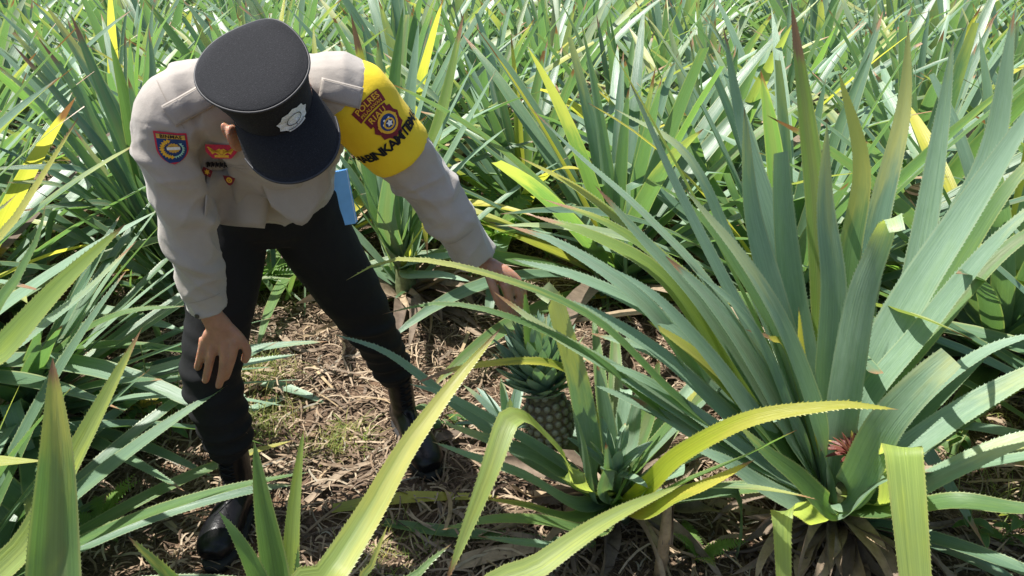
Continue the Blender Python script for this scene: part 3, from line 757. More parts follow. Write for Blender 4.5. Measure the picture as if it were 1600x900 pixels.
# a sucker tuft beside the fruit and the young red bud of plant A
def tuft(hero, c, n, L, W, mat, name, seed, elmin=10, label=None):
    rs = random.Random(seed)
    for i in range(n):
        f = i/n; az = i*2.39996; h = Vector((math.cos(az), math.sin(az), 0)); el = R(86-(86-elmin)*f)
        p = Vector(c)+h*(.008+.02*f); ln = L*rs.uniform(.8, 1.1); pts = [p.copy()]
        for k in range(5):
            e = el-R(25)*(k/4)*f; p = p+(h*math.cos(e)+Vector((0, 0, math.sin(e))))*ln/5; pts.append(p.copy())
        Vv, Ff, Uu = leaf_geo(pts, W*rs.uniform(.85, 1.1), side_of(h), 0, 0, .4, 8, False, 0, seed=i, base_w=1.0)
        o = mk(name, leaf_mesh(Vv, Ff, Uu), M[mat], hero.e)
        if label and i == 0: o['label'] = label
tuft(B, at(795, 668, 1.72), 16, .16, .034, 'crown_leaf', 'sucker_leaf', 4, 20)
tuft(B, at(960, 735, 1.52), 12, .13, .035, 'leaf_hero', 'sucker_leaf', 6, 25)
tuft(A, at(1335, 708, 1.58), 46, .062, .016, 'red_bud', 'bud_bract', 5, -15, 'dull red bract of the young flower bud')
B.leaf([(835, 600, 1.62), (826, 520, 1.62), (820, 455, 1.62)], .03, 'leaf_fresh', root=False, face=.4)

# ------------------------------------------------------------------ litter, grass (uncountable)
def litter(n, x0, x1, y0, y1, seed, dens=None, L=(.03, .2), W=(.0015, .0045), zup=.03):
    rs = random.Random(seed); V, F = [], []
    for i in range(n):
        x, y = rs.uniform(x0, x1), rs.uniform(y0, y1)
        a = rs.uniform(0, 6.28); ln = rs.uniform(*L)*rs.random()**.5; w_ = rs.uniform(*W)
        z0 = gh(x, y)+rs.uniform(.001, zup)*rs.random(); curl = rs.uniform(-1.6, 1.6); tz = rs.uniform(-.2, .2)
        p = Vector((x, y, z0)); seg = 4; b = len(V)
        tl = rs.uniform(-.8, .8)
        for k in range(seg+1):
            d = Vector((math.cos(a), math.sin(a), 0)); s = Vector((-d.y, d.x, tl)).normalized()
            f = w_*(1-.6*abs(k/seg-.45))
            zz = max(p.z+.012*math.sin(k/seg*3.14)*zup/.03, gh(p.x, p.y)+.0015)
            V.append((p.x-s.x*f, p.y-s.y*f, zz-s.z*f)); V.append((p.x+s.x*f, p.y+s.y*f, zz+s.z*f))
            a += curl/seg; p = p+d*ln/seg+Vector((0, 0, tz*ln/seg))
        for k in range(seg): F.append((b+2*k, b+2*k+1, b+2*k+3, b+2*k+2))
    return mesh_from(V, F, smooth=False)
o = mk('straw_litter', litter(26000, -2.0, 2.4, .9, 4.2, 1, L=(.04, .22)), M['straw']); tag(o, 'dead straw and leaf fibres scattered over the soil', 'litter', kind='stuff')
o = mk('leaf_litter', litter(2000, -2.2, 2.6, .9, 4.4, 2, L=(.06, .3), W=(.002, .008), zup=.04), M['dry']); tag(o, 'grey brown shreds of dead pineapple leaf on the soil', 'litter', kind='stuff')
o = mk('dead_leaf_debris', litter(5000, -6, 6, 3.6, 8.5, 3, L=(.1, .4), W=(.004, .018), zup=.08), M['dry']); tag(o, 'dead leaf debris between the rows behind the man', 'litter', kind='stuff')
def grass(spots, seed):
    rs = random.Random(seed); V, F, UV = [], [], []
    for (c, r, n, L) in spots:
        for i in range(n):
            a = rs.uniform(0, 6.28); q = r*rs.random()**.6; p = Vector((c.x+q*math.cos(a), c.y+q*math.sin(a), 0)); p.z = gh(p.x, p.y)
            az = rs.uniform(0, 6.28); h = Vector((math.cos(az), math.sin(az), 0)); el = R(rs.uniform(20, 85)); ln = L*rs.uniform(.4, 1.1); pts = [p.copy()]
            for k in range(3):
                e = el-R(50)*k/2; p = p+(h*math.cos(e)+Vector((0, 0, math.sin(e))))*ln/3; pts.append(p.copy())
            leaf_geo(pts, rs.uniform(.0018, .0035), side_of(h), 0, N=3, cols=3, V=V, F=F, UV=UV, seed=i)
    return leaf_mesh(V, F, UV)
sp = [(atz(410, 668), .13, 200, .14), (atz(545, 690), .10, 150, .10), (atz(400, 575), .10, 160, .13), (atz(505, 705), .09, 90, .08), (atz(430, 590), .1, 120, .12), (atz(250, 650), .2, 160, .12),
      (atz(820, 330), .35, 500, .2), (atz(440, 430), .3, 350, .2), (atz(700, 640), .06, 70, .07), (atz(1500, 640), .3, 250, .12), (atz(1560, 780), .2, 250, .12), (atz(700, 300), .4, 400, .2), (atz(200, 400), .35, 300, .2), (atz(600, 870), .15, 160, .1)]
o = mk('grass', grass(sp, 5), M['grass']); tag(o, 'thin green and straw-coloured grass tufts on the soil', 'grass', kind='stuff')
def ground_cover(seed):
    rs = random.Random(seed); V, F, UV = [], [], []
    for i in range(3600):
        y = rs.uniform(2.9, 9); half = .78*y+.6; x = rs.uniform(-half, half)
        if y < 3.9 and -.9 < x < .1 and rs.random() < .85: continue
        if noise.noise(Vector((x*.8, y*.8, 7))) < -.05 and rs.random() < .8: continue
        az = rs.uniform(0, 6.28); h = Vector((math.cos(az), math.sin(az), 0)); el = R(rs.uniform(15, 80)); ln = rs.uniform(.12, .5); p = Vector((x, y, gh(x, y)+rs.uniform(0, .1))); pts = [p.copy()]
        for k in range(3):
            e = el-R(45)*k/2; p = p+(h*math.cos(e)+Vector((0, 0, math.sin(e))))*ln/3; pts.append(p.copy())
        leaf_geo(pts, rs.uniform(.008, .03), side_of(h), rs.uniform(-1, 1), N=3, cols=3, V=V, F=F, UV=UV, seed=i)
    return leaf_mesh(V, F, UV)
o = mk('undergrowth', ground_cover(8), M['leaf_under']); tag(o, 'low green undergrowth between the rows of pineapple plants', 'undergrowth', kind='stuff')

# ------------------------------------------------------------------ ferns, weeds, fallen leaves
def frond_mesh(L, seed):
    rs = random.Random(seed); V, F, UV = [], [], []
    n = 22; p = Vector((0, 0, 0)); spine = []
    for k in range(n+1):
        u = k/n; e = R(62-75*u); spine.append(p.copy()); p = p+Vector((math.cos(e), 0, math.sin(e)))*L/n
    leaf_geo(spine, .006, (0, -1, 0), N=12, cols=3, V=V, F=F, UV=UV)
    for k in range(3, n):
        u = k/n; ll = L*.20*math.sin(min(1, (1-u)*1.35)*math.pi/2)*min(1, .45+u*2.2)
        t = (spine[k]-spine[k-1]).normalized()
        for sg in (-1, 1):
            d = (Vector((0, sg, 0))+t*.35+Vector((0, 0, rs.uniform(-.15, .1)))).normalized()
            q = spine[k]; pts = [q, q+d*ll*.5, q+d*ll+Vector((0, 0, -.12*ll))]
            leaf_geo(pts, ll*.26+.004, tuple(t*(-sg)), N=4, cols=3, V=V, F=F, UV=UV, cup=.1)
    return leaf_mesh(V, F, UV)
FR = [frond_mesh(.42, 1), frond_mesh(.5, 2), frond_mesh(.36, 3)]
for f in FR: f.materials.append(M['fern'])
def fern(x, y, s, n, label, seed):
    rs = random.Random(seed); e = empty('fern', (x, y, gh(x, y))); e.scale = (s, s, s); tag(e, label, 'fern')
    for i in range(n):
        o = bpy.data.objects.new('frond', FR[i % 3]); col.objects.link(o); o.parent = e
        o.rotation_euler = (0, rs.uniform(-.45, .25), i*6.28/n+rs.uniform(-.3, .3)); k = rs.uniform(.75, 1.15); o.scale = (k, k, k)
for px, py, s, n, lb in [
    (400, 465, .75, 9, 'bright green fern seen between the trouser legs'), (455, 455, .7, 8, 'bright green fern behind the rear thigh'),
    (830, 350, .8, 8, 'fern in the gap beyond the reaching hand'), (770, 300, .7, 8, 'fern in the gap right of the yellow armband'),
    (165, 830, .5, 6, 'small shaded fern on the litter left of the near boot'), (1090, 880, .4, 4, 'small fern at the dead base of the largest plant'),
    (1520, 160, 1.1, 8, 'fern rising between leaves at the upper right'), (1180, 130, 1.0, 8, 'fern in the rows right of the middle'), (700, 185, 1.0, 7, 'fern behind the yellow armband'), (60, 420, .7, 7, 'fern in the shade at the left edge')]:
    g0 = atz(px, py); fern(g0.x, g0.y, s, n, lb, int(px))
for (x, y, s, lb) in [(1.75, 3.15, 1.5, 'tall fern beside the right edge plants'), (1.55, 3.6, 1.6, 'tall fern beyond the largest plant'), (-.12, 3.65, 1.4, 'tall fern right of the plant behind the man')]:
    fern(x, y, s, 9, lb, int(x*100))
def ovate_mesh(L, W):
    V, F, UV = [], [], []
    leaf_geo([(0, 0, 0), (L*.5, 0, .01), (L, 0, -.012)], W, (0, -1, 0), N=7, cols=5, V=V, F=F, UV=UV, base_w=.25, cup=.15)
    me = leaf_mesh(V, F, UV); me.materials.append(M['weed']); return me
OV = ovate_mesh(.065, .03)
def weed(x, y, h, n, label, seed):
    rs = random.Random(seed); e = empty('weed', (x, y, gh(x, y))); tag(e, label, 'weed')
    for b in range(2):
        lean = Vector((rs.uniform(-.1, .1), rs.uniform(-.08, .08), 0)); hh = h*(1-.25*b)
        pts = [Vector((.03*b, 0, -.01)), Vector((.03*b, 0, hh*.5))+lean*.4, Vector((.03*b, 0, hh))+lean]
        me = tube_mesh(pts, [.003, .0025, .0015], 6); me.materials.append(M['weed'])
        o = bpy.data.objects.new('stem', me); col.objects.link(o); o.parent = e
        for i in range(n):
            u = .25+.75*i/n; p = pts[0].lerp(pts[2], u)
            o = bpy.data.objects.new('leaf', OV); col.objects.link(o); o.parent = e; o.location = p
            k = rs.uniform(.7, 1.25); o.scale = (k, k, k); o.rotation_euler = (rs.uniform(-.3, .3), rs.uniform(-.3, .5), i*2.4+rs.uniform(-.4, .4))
for px, py, h, n, lb in [(250, 690, .36, 9, 'leafy weed standing left of the near knee'), (232, 660, .28, 8, 'second leafy weed among the low left leaves'), (200, 700, .2, 7, 'short weed on the left litter'), (690, 665, .08, 5, 'tiny green seedling behind the rear boot'),
                         (1480, 690, .12, 7, 'small weed right of the bright hanging leaf'), (1540, 850, .14, 8, 'small weed in the lower right corner'), (210, 430, .3, 9, 'weed in the shade below the shoulder patch'), (600, 330, .4, 9, 'weed at the foot of the plant behind the man')]:
    g0 = atz(px, py); weed(g0.x, g0.y, h, n, lb, px)

def fallen(path, W, mat, label, tw=0.0, cup=.3, name='fallen_leaf', z=.02, blunt=0.0):
    pts = [atz(px, py, 0) for px, py in path]
    pts = [Vector((p.x, p.y, gh(p.x, p.y)+z+.006*math.sin(i*2.1))) for i, p in enumerate(pts)]
    V, F, UV = leaf_geo(pts, W, None, tw, 0, cup, 18, mat not in ('dry',), blunt, seed=int(path[0][0]), wav=.04)
    o = mk(name, leaf_mesh(V, F, UV), M[mat]); tag(o, label, 'fallen leaf')
fallen([(410, 608), (450, 618), (512, 636)], .05, 'leaf_hero', 'pale green leaf fragment lying on the soil between the legs')
fallen([(445, 632), (400, 652), (330, 668), (270, 672)], .045, 'leaf_hero', 'pale fallen leaf lying behind the near shin')
fallen([(300, 585), (250, 590), (180, 610), (110, 640)], .04, 'leaf_hero', 'pale fallen leaf lying left of the knee')
fallen([(385, 630), (300, 640), (200, 650)], .035, 'leaf_hero', 'narrow pale leaf lying on the ground left of the shin')
fallen([(310, 615), (230, 640), (140, 655)], .06, 'leaf_yellow', 'yellow fallen leaf under the low left leaves')
fallen([(520, 800), (640, 788), (790, 782)], .055, 'leaf_yellow', 'yellow-green fallen leaf below the rear boot', cup=.2)
fallen([(600, 822), (690, 838), (830, 850), (930, 862)], .045, 'leaf_fresh', 'green broken leaf lying under the fruiting plant', blunt=.2)
fallen([(700, 890), (790, 872), (880, 862)], .06, 'dry', 'tan dry leaf lying at the lower middle', cup=.15)
fallen([(430, 520), (470, 560), (520, 545)], .03, 'dry', 'dry leaf strip lying behind the near knee')
fallen([(660, 470), (730, 520), (800, 560)], .035, 'dry', 'long dry leaf lying under the reaching hand')
fallen([(650, 705), (720, 690), (780, 700)], .05, 'dry', 'brown dry leaf lying right of the rear boot', cup=.5)
fallen([(480, 790), (540, 745), (600, 720)], .03, 'dry', 'dry leaf strip lying left of the rear boot')
fallen([(180, 800), (260, 770), (330, 790)], .035, 'dry', 'dry leaf strip lying left of the near boot')
fallen([(1440, 870), (1530, 850), (1600, 880)], .04, 'dry', 'dry grey leaf in the lower right corner')
fallen([(1500, 590), (1560, 560), (1620, 570)], .035, 'dry', 'dry leaf on the ground at the right edge')
# broken dead stalk at the bottom
st = empty('dead_stalk', atz(1030, 905)); tag(st, 'splintered brown dead stalk standing at the bottom right of the fruiting plant', 'dead stalk')
b0 = atz(1030, 905)
mk('stalk', tube_mesh([b0-Vector((0, 0, .02)), at(1040, 830, b0.y+.0), at(1046, 765, b0.y+.02)], [.018, .016, .009], 8), M['dry'], st)
for i in range(4):
    q = at(1040+6*i, 770, b0.y+.02); V, F, UV = leaf_geo([at(1038+3*i, 850, b0.y-.012), q, q+Vector((.02*(i-1.5), -.01, .05))], .016, None, i, cup=.6, N=8)
    mk('splinter', leaf_mesh(V, F, UV), M['dry'], st)
# ------------------------------------------------------------------ the man
def loft(secs, ref, seg=24):
    """secs: (centre, rx, ry); ref = direction of rx. Smooth closed tube with rounded caps; returns V, F"""
    C = np.array([tuple(s[0]) for s in secs], float); rx = np.array([s[1] for s in secs]); ry = np.array([s[2] for s in secs])
    n = len(secs)*5
    s = np.concatenate([[0], np.cumsum(np.linalg.norm(np.diff(C, axis=0), axis=1))])
    # smooth resample
    def cat(vals):
        out = []
        Q = np.concatenate([[2*vals[0]-vals[1]], vals, [2*vals[-1]-vals[-2]]])
        for i in range(1, len(Q)-2):
            for t in np.linspace(0, 1, 5, endpoint=False):
                p0, p1, p2, p3 = Q[i-1], Q[i], Q[i+1], Q[i+2]
                out.append(.5*((2*p1)+(-p0+p2)*t+(2*p0-5*p1+4*p2-p3)*t*t+(-p0+3*p1-3*p2+p3)*t**3))
        out.append(Q[-2]); return np.array(out)
    Cd = cat(C); X = np.maximum(cat(rx), .001); Y = np.maximum(cat(ry), .001)
    T = nrm(np.gradient(Cd, axis=0)); ref = np.array(tuple(ref), float)
    V = []; F = []; m = len(Cd)
    for i in range(m):
        r = ref-T[i]*ref.dot(T[i]); r /= np.linalg.norm(r); b = np.cross(T[i], r)
        for k in range(seg):
            a = 2*math.pi*k/seg
            V.append(Cd[i]+r*math.cos(a)*X[i]+b*math.sin(a)*Y[i])
    for i in range(m-1):
        for k in range(seg): F.append((i*seg+k, i*seg+(k+1) % seg, (i+1)*seg+(k+1) % seg, (i+1)*seg+k))
    F.append(tuple(range(seg-1, -1, -1))); F.append(tuple((m-1)*seg+k for k in range(seg)))
    return V, F
def ball(c, r, ax=None, seg=16):
    """ellipsoid; r=(a,b,c) along ax=(x,y,z) directions"""
    ax = ax or (Vector((1, 0, 0)), Vector((0, 1, 0)), Vector((0, 0, 1))); c = Vector(c); V = []; F = []
    for i in range(1, seg):
        th = math.pi*i/seg
        for k in range(seg*2):
            ph = math.pi*k/seg
            V.append(c+ax[0]*(r[0]*math.sin(th)*math.cos(ph))+ax[1]*(r[1]*math.sin(th)*math.sin(ph))+ax[2]*(r[2]*math.cos(th)))
    n = seg*2; t = len(V); V += [c+ax[2]*r[2], c-ax[2]*r[2]]
    for i in range(seg-2):
        for k in range(n): F.append((i*n+k, (i+1)*n+k, (i+1)*n+(k+1) % n, i*n+(k+1) % n))
    for k in range(n):
        F.append((t, k, (k+1) % n)); F.append((t+1, (seg-2)*n+(k+1) % n, (seg-2)*n+k))
    return V, F
def slab(pts, thick, nrmv):
    """thick quad sheet from 4 corner points"""
    nv = Vector(nrmv).normalized()*thick/2; P = [Vector(p) for p in pts]
    V = [p+nv for p in P]+[p-nv for p in P]
    return V, [(0, 1, 2, 3), (7, 6, 5, 4), (0, 4, 5, 1), (1, 5, 6, 2), (2, 6, 7, 3), (3, 7, 4, 0)]
def fuse(name, pieces, voxel, smooth_it=6, fold=None, parent=None, mat=None):
    V = []; F = []
    for v, f in pieces:
        b = len(V); V += [tuple(q) for q in v]; F += [tuple(i+b for i in ff) for ff in f]
    me = mesh_from(V, F)
    bm = bmesh.new(); bm.from_mesh(me); bmesh.ops.recalc_face_normals(bm, faces=bm.faces); bm.to_mesh(me); bm.free()
    o = bpy.data.objects.new(name, me); col.objects.link(o)
    md = o.modifiers.new('r', 'REMESH'); md.mode = 'VOXEL'; md.voxel_size = voxel; md.use_smooth_shade = True
    if smooth_it:
        ms = o.modifiers.new('s', 'SMOOTH'); ms.iterations = smooth_it; ms.factor = .5
    dg = bpy.context.evaluated_depsgraph_get()
    out = bpy.data.meshes.new_from_object(o.evaluated_get(dg))
    bpy.data.objects.remove(o)
    if fold:
        n_ = len(out.vertices); co = np.empty(n_*3, np.float32); out.vertices.foreach_get('co', co); co = co.reshape(-1, 3)
        no = np.empty(n_*3, np.float32); out.vertex_normals.foreach_get('vector', no); no = no.reshape(-1, 3)
        d = np.array([fold(Vector(c.tolist())) for c in co], np.float32)
        out.vertices.foreach_set('co', (co+no*d[:, None]).ravel())
    out.polygons.foreach_set('use_smooth', [True]*len(out.polygons)); out.update()
    oo = mk(name, out, mat, parent)
    return oo
def bvh_of(*objs):
    V = []; F = []
    for o in objs:
        b = len(V); V += [v.co.copy() for v in o.data.vertices]; F += [tuple(i+b for i in p.vertices) for p in o.data.polygons]
    return BVHTree.FromPolygons(V, F)
def cloth_mat(name, colr, weave=900, rough=.85, sheen=.25, amt=.12, bump=.5, wr=0.0):
    m, t = new_mat(name); g = NT(t)
    co = g.n('ShaderNodeTexCoord').outputs['Object']
    big = g.noise(co, 9, 4, .6); fine = g.noise(co, weave, 2, .5); mid_ = g.noise(co, 55, 4, .65)
    lo = tuple(c*(1-amt) for c in colr); hi = tuple(c*(1+amt) for c in colr)
    c = g.mix(.35, g.ramp(big, [(.3, lo), (.7, hi)]), g.ramp(fine, [(.3, lo), (.7, hi)]))
    p = g.n('ShaderNodeBsdfPrincipled'); g.link(c, p.inputs['Base Color']); p.inputs['Roughness'].default_value = rough
    p.inputs['Specular IOR Level'].default_value = .3
    p.inputs['Sheen Weight'].default_value = sheen; p.inputs['Sheen Roughness'].default_value = .4
    h = g.math('ADD', g.math('MULTIPLY', fine, .25), g.math('MULTIPLY', mid_, .6))
    g.link(g.bump(h, bump, .004), p.inputs['Normal'])
    o = g.n('ShaderNodeOutputMaterial'); g.link(p.outputs[0], o.inputs[0]); return m
M['skin'] = plain('skin', (0.36, 0.19, 0.125), .5, .45, 40, .14, .25, 140, sss=.006)
M['shirt'] = cloth_mat('tan grey shirt cloth', (0.325, 0.292, 0.258))
M['black_cloth'] = cloth_mat('black trouser cloth', (0.0065, 0.0068, 0.008), sheen=.0, amt=.25)
def cap_mat():
    m, t = new_mat('black ripstop'); g = NT(t)
    co = g.n('ShaderNodeTexCoord').outputs['Object']
    mp = g.n('ShaderNodeMapping'); mp.inputs['Scale'].default_value = (1, 1, 3.0); g.link(co, mp.inputs[0])
    w1 = g.n('ShaderNodeTexWave', wave_type='BANDS', bands_direction='DIAGONAL'); w1.inputs['Scale'].default_value = 120; g.link(co, w1.inputs[0])
    fine = g.noise(co, 420, 3, .6); mid_ = g.noise(mp.outputs[0], 26, 4, .6)
    c = g.ramp(fine, [(.3, (.009, .0095, .011)), (.6, (.015, .0155, .018)), (.8, (.04, .04, .043))])
    p = g.n('ShaderNodeBsdfPrincipled'); g.link(c, p.inputs['Base Color']); p.inputs['Roughness'].default_value = .92
    p.inputs['Sheen Weight'].default_value = .02; p.inputs['Sheen Roughness'].default_value = .5; p.inputs['Specular IOR Level'].default_value = .2
    h = g.math('ADD', g.math('MULTIPLY', w1.outputs[1], .10), g.math('ADD', g.math('MULTIPLY', fine, .5), g.math('MULTIPLY', mid_, .25)))
    g.link(g.bump(h, .35, .003), p.inputs['Normal'])
    o = g.n('ShaderNodeOutputMaterial'); g.link(p.outputs[0], o.inputs[0]); return m
M['cap'] = cap_mat()
M['yellow_band'] = cloth_mat('yellow armband cloth', (0.72, 0.52, 0.022), sheen=.05, amt=.06)
M['boot'] = plain('black boot leather', (0.006, 0.006, 0.0075), .3, .25, 30, .3, .25, 90)
M['rubber'] = plain('boot sole rubber', (0.018, 0.017, 0.017), .7, .3, 40, .3, .3, 80)
M['t_black'] = plain('black thread', (0.012, 0.012, 0.014), .8, .2, 300, .3)
M['t_maroon'] = plain('maroon thread', (0.17, 0.022, 0.03), .8, .2, 300, .15, .4, 500)
M['t_yellow'] = plain('yellow thread', (0.70, 0.40, 0.035), .75, .25, 300, .15, .4, 500)
M['t_gold'] = plain('gold thread', (0.55, 0.33, 0.06), .7, .3, 300, .2, .4, 500)
M['t_navy'] = plain('navy thread', (0.022, 0.05, 0.16), .8, .2, 300, .15, .4, 500)
M['t_red'] = plain('crimson thread', (0.48, 0.035, 0.06), .8, .2, 300, .15, .4, 500)
M['t_white'] = plain('white thread', (0.70, 0.72, 0.72), .75, .25, 300, .1, .3, 500)
M['t_teal'] = plain('pale green thread', (0.30, 0.55, 0.48), .75, .25, 300, .1, .3, 500)
M['badge'] = plain('pale grey badge thread', (0.62, 0.68, 0.72), .55, .5, 250, .12, .5, 400)
M['hair'] = plain('black hair', (0.012, 0.010, 0.009), .6, .4, 120, .4, .6, 300)
M['button'] = plain('dark button', (0.03, 0.027, 0.025), .35, .5)
M['paper'] = plain('light blue paper', (0.17, 0.42, 0.80), .55, .4, 30, .06)
M['paper_w'] = plain('pale page edge', (0.68, 0.74, 0.80), .7, .3)

# ---- skeleton (metres)
RSh, LSh = Vector((-.665, 1.525, 1.285)), Vector((-.365, 1.60, 1.305))
RWr, LWr = Vector((-.737, 1.590, .752)), at(752, 408, 1.742)
LAT = (LSh-RSh).normalized(); HLAT = Vector((.96, .27, 0)).normalized()
U = Vector((.018, -.722, .692)).normalized(); Fw = Vector((.492, -.595, -.636)); Fw = (Fw-U*Fw.dot(U)).normalized(); _t = R(9); U, Fw = U*math.cos(_t)-Fw*math.sin(_t), Fw*math.cos(_t)+U*math.sin(_t); Rt = Fw.cross(U)   # man's right
CROWN = at(395, 104, 1.40)
HC = CROWN-U*.098
def hl(x, f, u): return HC+Rt*x+Fw*f+U*u

# ---- body: head, neck, trunk, arms, hands, legs as one skin
pc = []; EARS = []
HA = (Rt, Fw, U)
pc.append(ball(hl(0, -.008, .012), (.073, .092, .088), HA))            # cranium
pc.append(loft([(hl(0, .022, .02), .062, .066), (hl(0, .03, -.05), .056, .058), (hl(0, .04, -.095), .036, .040), (hl(0, .045, -.115), .018, .022)], Rt))   # face to chin
pc.append(loft([(hl(0, .09, .01), .008, .008), (hl(0, .102, -.018), .011, .012), (hl(0, .112, -.040), .016, .014), (hl(0, .095, -.05), .012, .008)], Rt))  # nose
pc.append(ball(hl(0, .088, -.068), (.024, .010, .006), HA)); pc.append(ball(hl(0, .086, -.078), (.021, .010, .007), HA))     # lips
for s in (-1, 1):
    pc.append(ball(hl(.03*s, .082, .006), (.018, .010, .010), HA))       # brow and eyelid
    ea = (Rt*s*.80+Fw*-.60, Fw*.80+Rt*s*.60, U)
    ex = .099 if s > 0 else .070
    ez = -.062 if s > 0 else -.045
    pc.append(ball(hl(ex*s, -.012, ez), (.010, .023, .036), ea, 10))
    pc.append(ball(hl((ex+.007)*s, -.026, ez+.006), (.008, .013, .033), ea, 10)); EARS.append(hl(.092*s, -.02, -.025))
pc.append(loft([(hl(0, -.03, -.03), .052, .056), (Vector((-.497, 1.535, 1.245)), .053, .055), (Vector((-.52, 1.60, 1.23)), .06, .06)], LAT))   # neck
pc.append(loft([(Vector((-.655, 1.87, .93)), .125, .085), (Vector((-.62, 1.79, 1.02)), .12, .085), (Vector((-.57, 1.69, 1.13)), .135, .085), (Vector((-.53, 1.61, 1.22)), .13, .07)], LAT))
pc.append(loft([(Vector((-.53, 1.60, 1.25)), .05, .05), (RSh+Vector((.02, 0, -.01)), .042, .042), (Vector((-.715, 1.53, 1.18)), .042, .042), (Vector((-.728, 1.552, 1.02)), .036, .036), (Vector((-.735, 1.572, .9)), .034, .034), (RWr, .027, .021)], LAT))
elL = Vector((-.212, 1.69, 1.065))
pc.append(loft([(Vector((-.50, 1.59, 1.25)), .05, .05), (LSh-Vector((.02, 0, .01)), .042, .042), (LSh.lerp(elL, .45), .042, .042), (elL, .035, .035), (elL.lerp(LWr, .5), .034, .032), (LWr, .026, .022)], Vector((.8, 0, .6))))
RLEG = [(-.745, 1.86, .95, .105), (-.772, 1.805, .78, .097), (-.80, 1.742, .62, .084), (-.822, 1.705, .5, .078), (-.82, 1.712, .36, .072), (-.816, 1.718, .255, .064), (-.815, 1.72, .235, .05)]
LLEG = [(-.59, 1.91, .95, .115), (-.548, 1.95, .78, .106), (-.49, 2.005, .60, .094), (-.452, 2.03, .49, .080), (-.420, 2.09, .34, .068), (-.398, 2.118, .25, .064), (-.39, 2.125, .225, .05)]
for lg in (RLEG, LLEG):
    pc.append(loft([(Vector(q[:3]), q[3]-.035, q[3]-.035) for q in lg[:-1]]+[(Vector(lg[-1][:3])-Vector((0, .01, .10)), .018, .018)], HLAT))
def finger(p, r):
    return loft([(q, r*(1-.22*i/(len(p)-1)), r*(1-.22*i/(len(p)-1))) for i, q in enumerate(p)]+[(p[-1]+(p[-1]-p[-2]).normalized()*r*.7, r*.42, r*.42)], Vector((1, .3, .2)), 12)
# right hand spread over the knee
yk = 1.632
palm = [(RWr, .027, .020), (at(343, 512, 1.600), .034, .019), (at(343, 530, 1.608), .043, .018), (at(341, 548, 1.618), .042, .015)]
pc.append(loft(palm, Vector((1, .15, 0))))
for kx in ([(366, 530, 1.602), (364, 552, 1.600), (358, 574, 1.610), (353, 589, 1.632)], [(351, 532, 1.600), (350, 556, 1.598), (347, 582, 1.607), (342, 602, 1.626)],
           [(333, 532, 1.602), (330, 554, 1.602), (325, 577, 1.612), (321, 594, 1.632)], [(319, 528, 1.608), (316, 546, 1.608), (312, 562, 1.618), (309, 574, 1.640)]):
    pc.append(finger([at(*q) for q in kx], .0125))
pc.append(finger([at(358, 512, 1.604), at(376, 530, 1.610), at(386, 548, 1.622), at(383, 562, 1.634)], .0138))
# left hand pinching the leaf above the fruit
pc.append(loft([(LWr, .026, .022), (at(770, 420, 1.735), .030, .024), (at(788, 432, 1.732), .036, .024), (at(803, 445, 1.735), .036, .020)], Vector((.35, .35, -.85))))
for kx in ([(788, 443, 1.708), (795, 464, 1.702), (799, 480, 1.705), (802, 496, 1.709)], [(802, 443, 1.722), (812, 462, 1.716), (812, 480, 1.716), (808, 496, 1.718)],
           [(806, 441, 1.745), (817, 458, 1.742), (816, 476, 1.742), (811, 490, 1.740)], [(806, 440, 1.767), (815, 455, 1.768), (814, 470, 1.768), (810, 482, 1.764)]):
    pc.append(finger([at(*q) for q in kx], .0125))
pc.append(finger([at(762, 424, 1.715), at(771, 450, 1.700), at(779, 471, 1.698), at(791, 489, 1.702)], .0125))
body = fuse('person', pc, .0042, 3, mat=M['skin'])
tag(body, 'man in tan uniform shirt and black cap bending towards the pineapple', 'person')

# ---- folds of cloth
def n1(p, s, z=0): return noise.noise(Vector((p.x*s, p.y*s, p.z*s+z)))
def near(p, c, r): return math.exp(-((p-c).length/r)**2)
elR = Vector((-.728, 1.552, 1.02))
def shirt_fold(p):
    d = .006*n1(p, 7)+.003*n1(p, 17, 5)
    # slanting pull creases along sleeve and flank
    for c, r, ax, fr in ((elR, .16, Vector((.5, 0, .85)), 62), (elL, .15, Vector((.3, .3, -.9)), 60), (Vector((-.57, 1.60, 1.05)), .2, Vector((.7, .1, .7)), 48), (Vector((-.40, 1.58, 1.24)), .12, Vector((.9, -.2, .2)), 70), (Vector((-.69, 1.5, 1.2)), .1, Vector((.6, .2, .8)), 60)):
        w_ = near(p, c, r)*min(1, max(.15, (1.29-p.z)/.06))
        if w_ > .02:
            q = p.dot(ax.normalized())*fr+2.2*n1(p, 6, 11)+1.0*n1(p, 14, 3)
            s = .5+.5*math.sin(q); d += w_*.018*(s**4-.25)*(.45+.9*abs(n1(p, 5, 21)))
    rg = (1-abs(noise.noise(Vector((p.x*13+p.z*6, p.y*13, p.z*4.0+2)))))**6
    rg2 = (1-abs(noise.noise(Vector((p.x*6-p.z*9, p.y*9+p.z*5, p.z*6+p.x*5+8)))))**7
    d += (.0048*rg+.0045*rg2-.003)*(.35 if p.z > 1.25 else 1)
    for c, dp in ((Vector((-.637, 1.52, 1.15)), .030), (Vector((-.41, 1.59, 1.22)), .016)):
        w_ = near(p, c, .15)
        w_ *= min(1, max(0, (1.235-p.z)/.06))
        if w_ > .03: d -= dp*w_*math.exp(-((p-c).dot(LAT)/.016)**2)
    return d
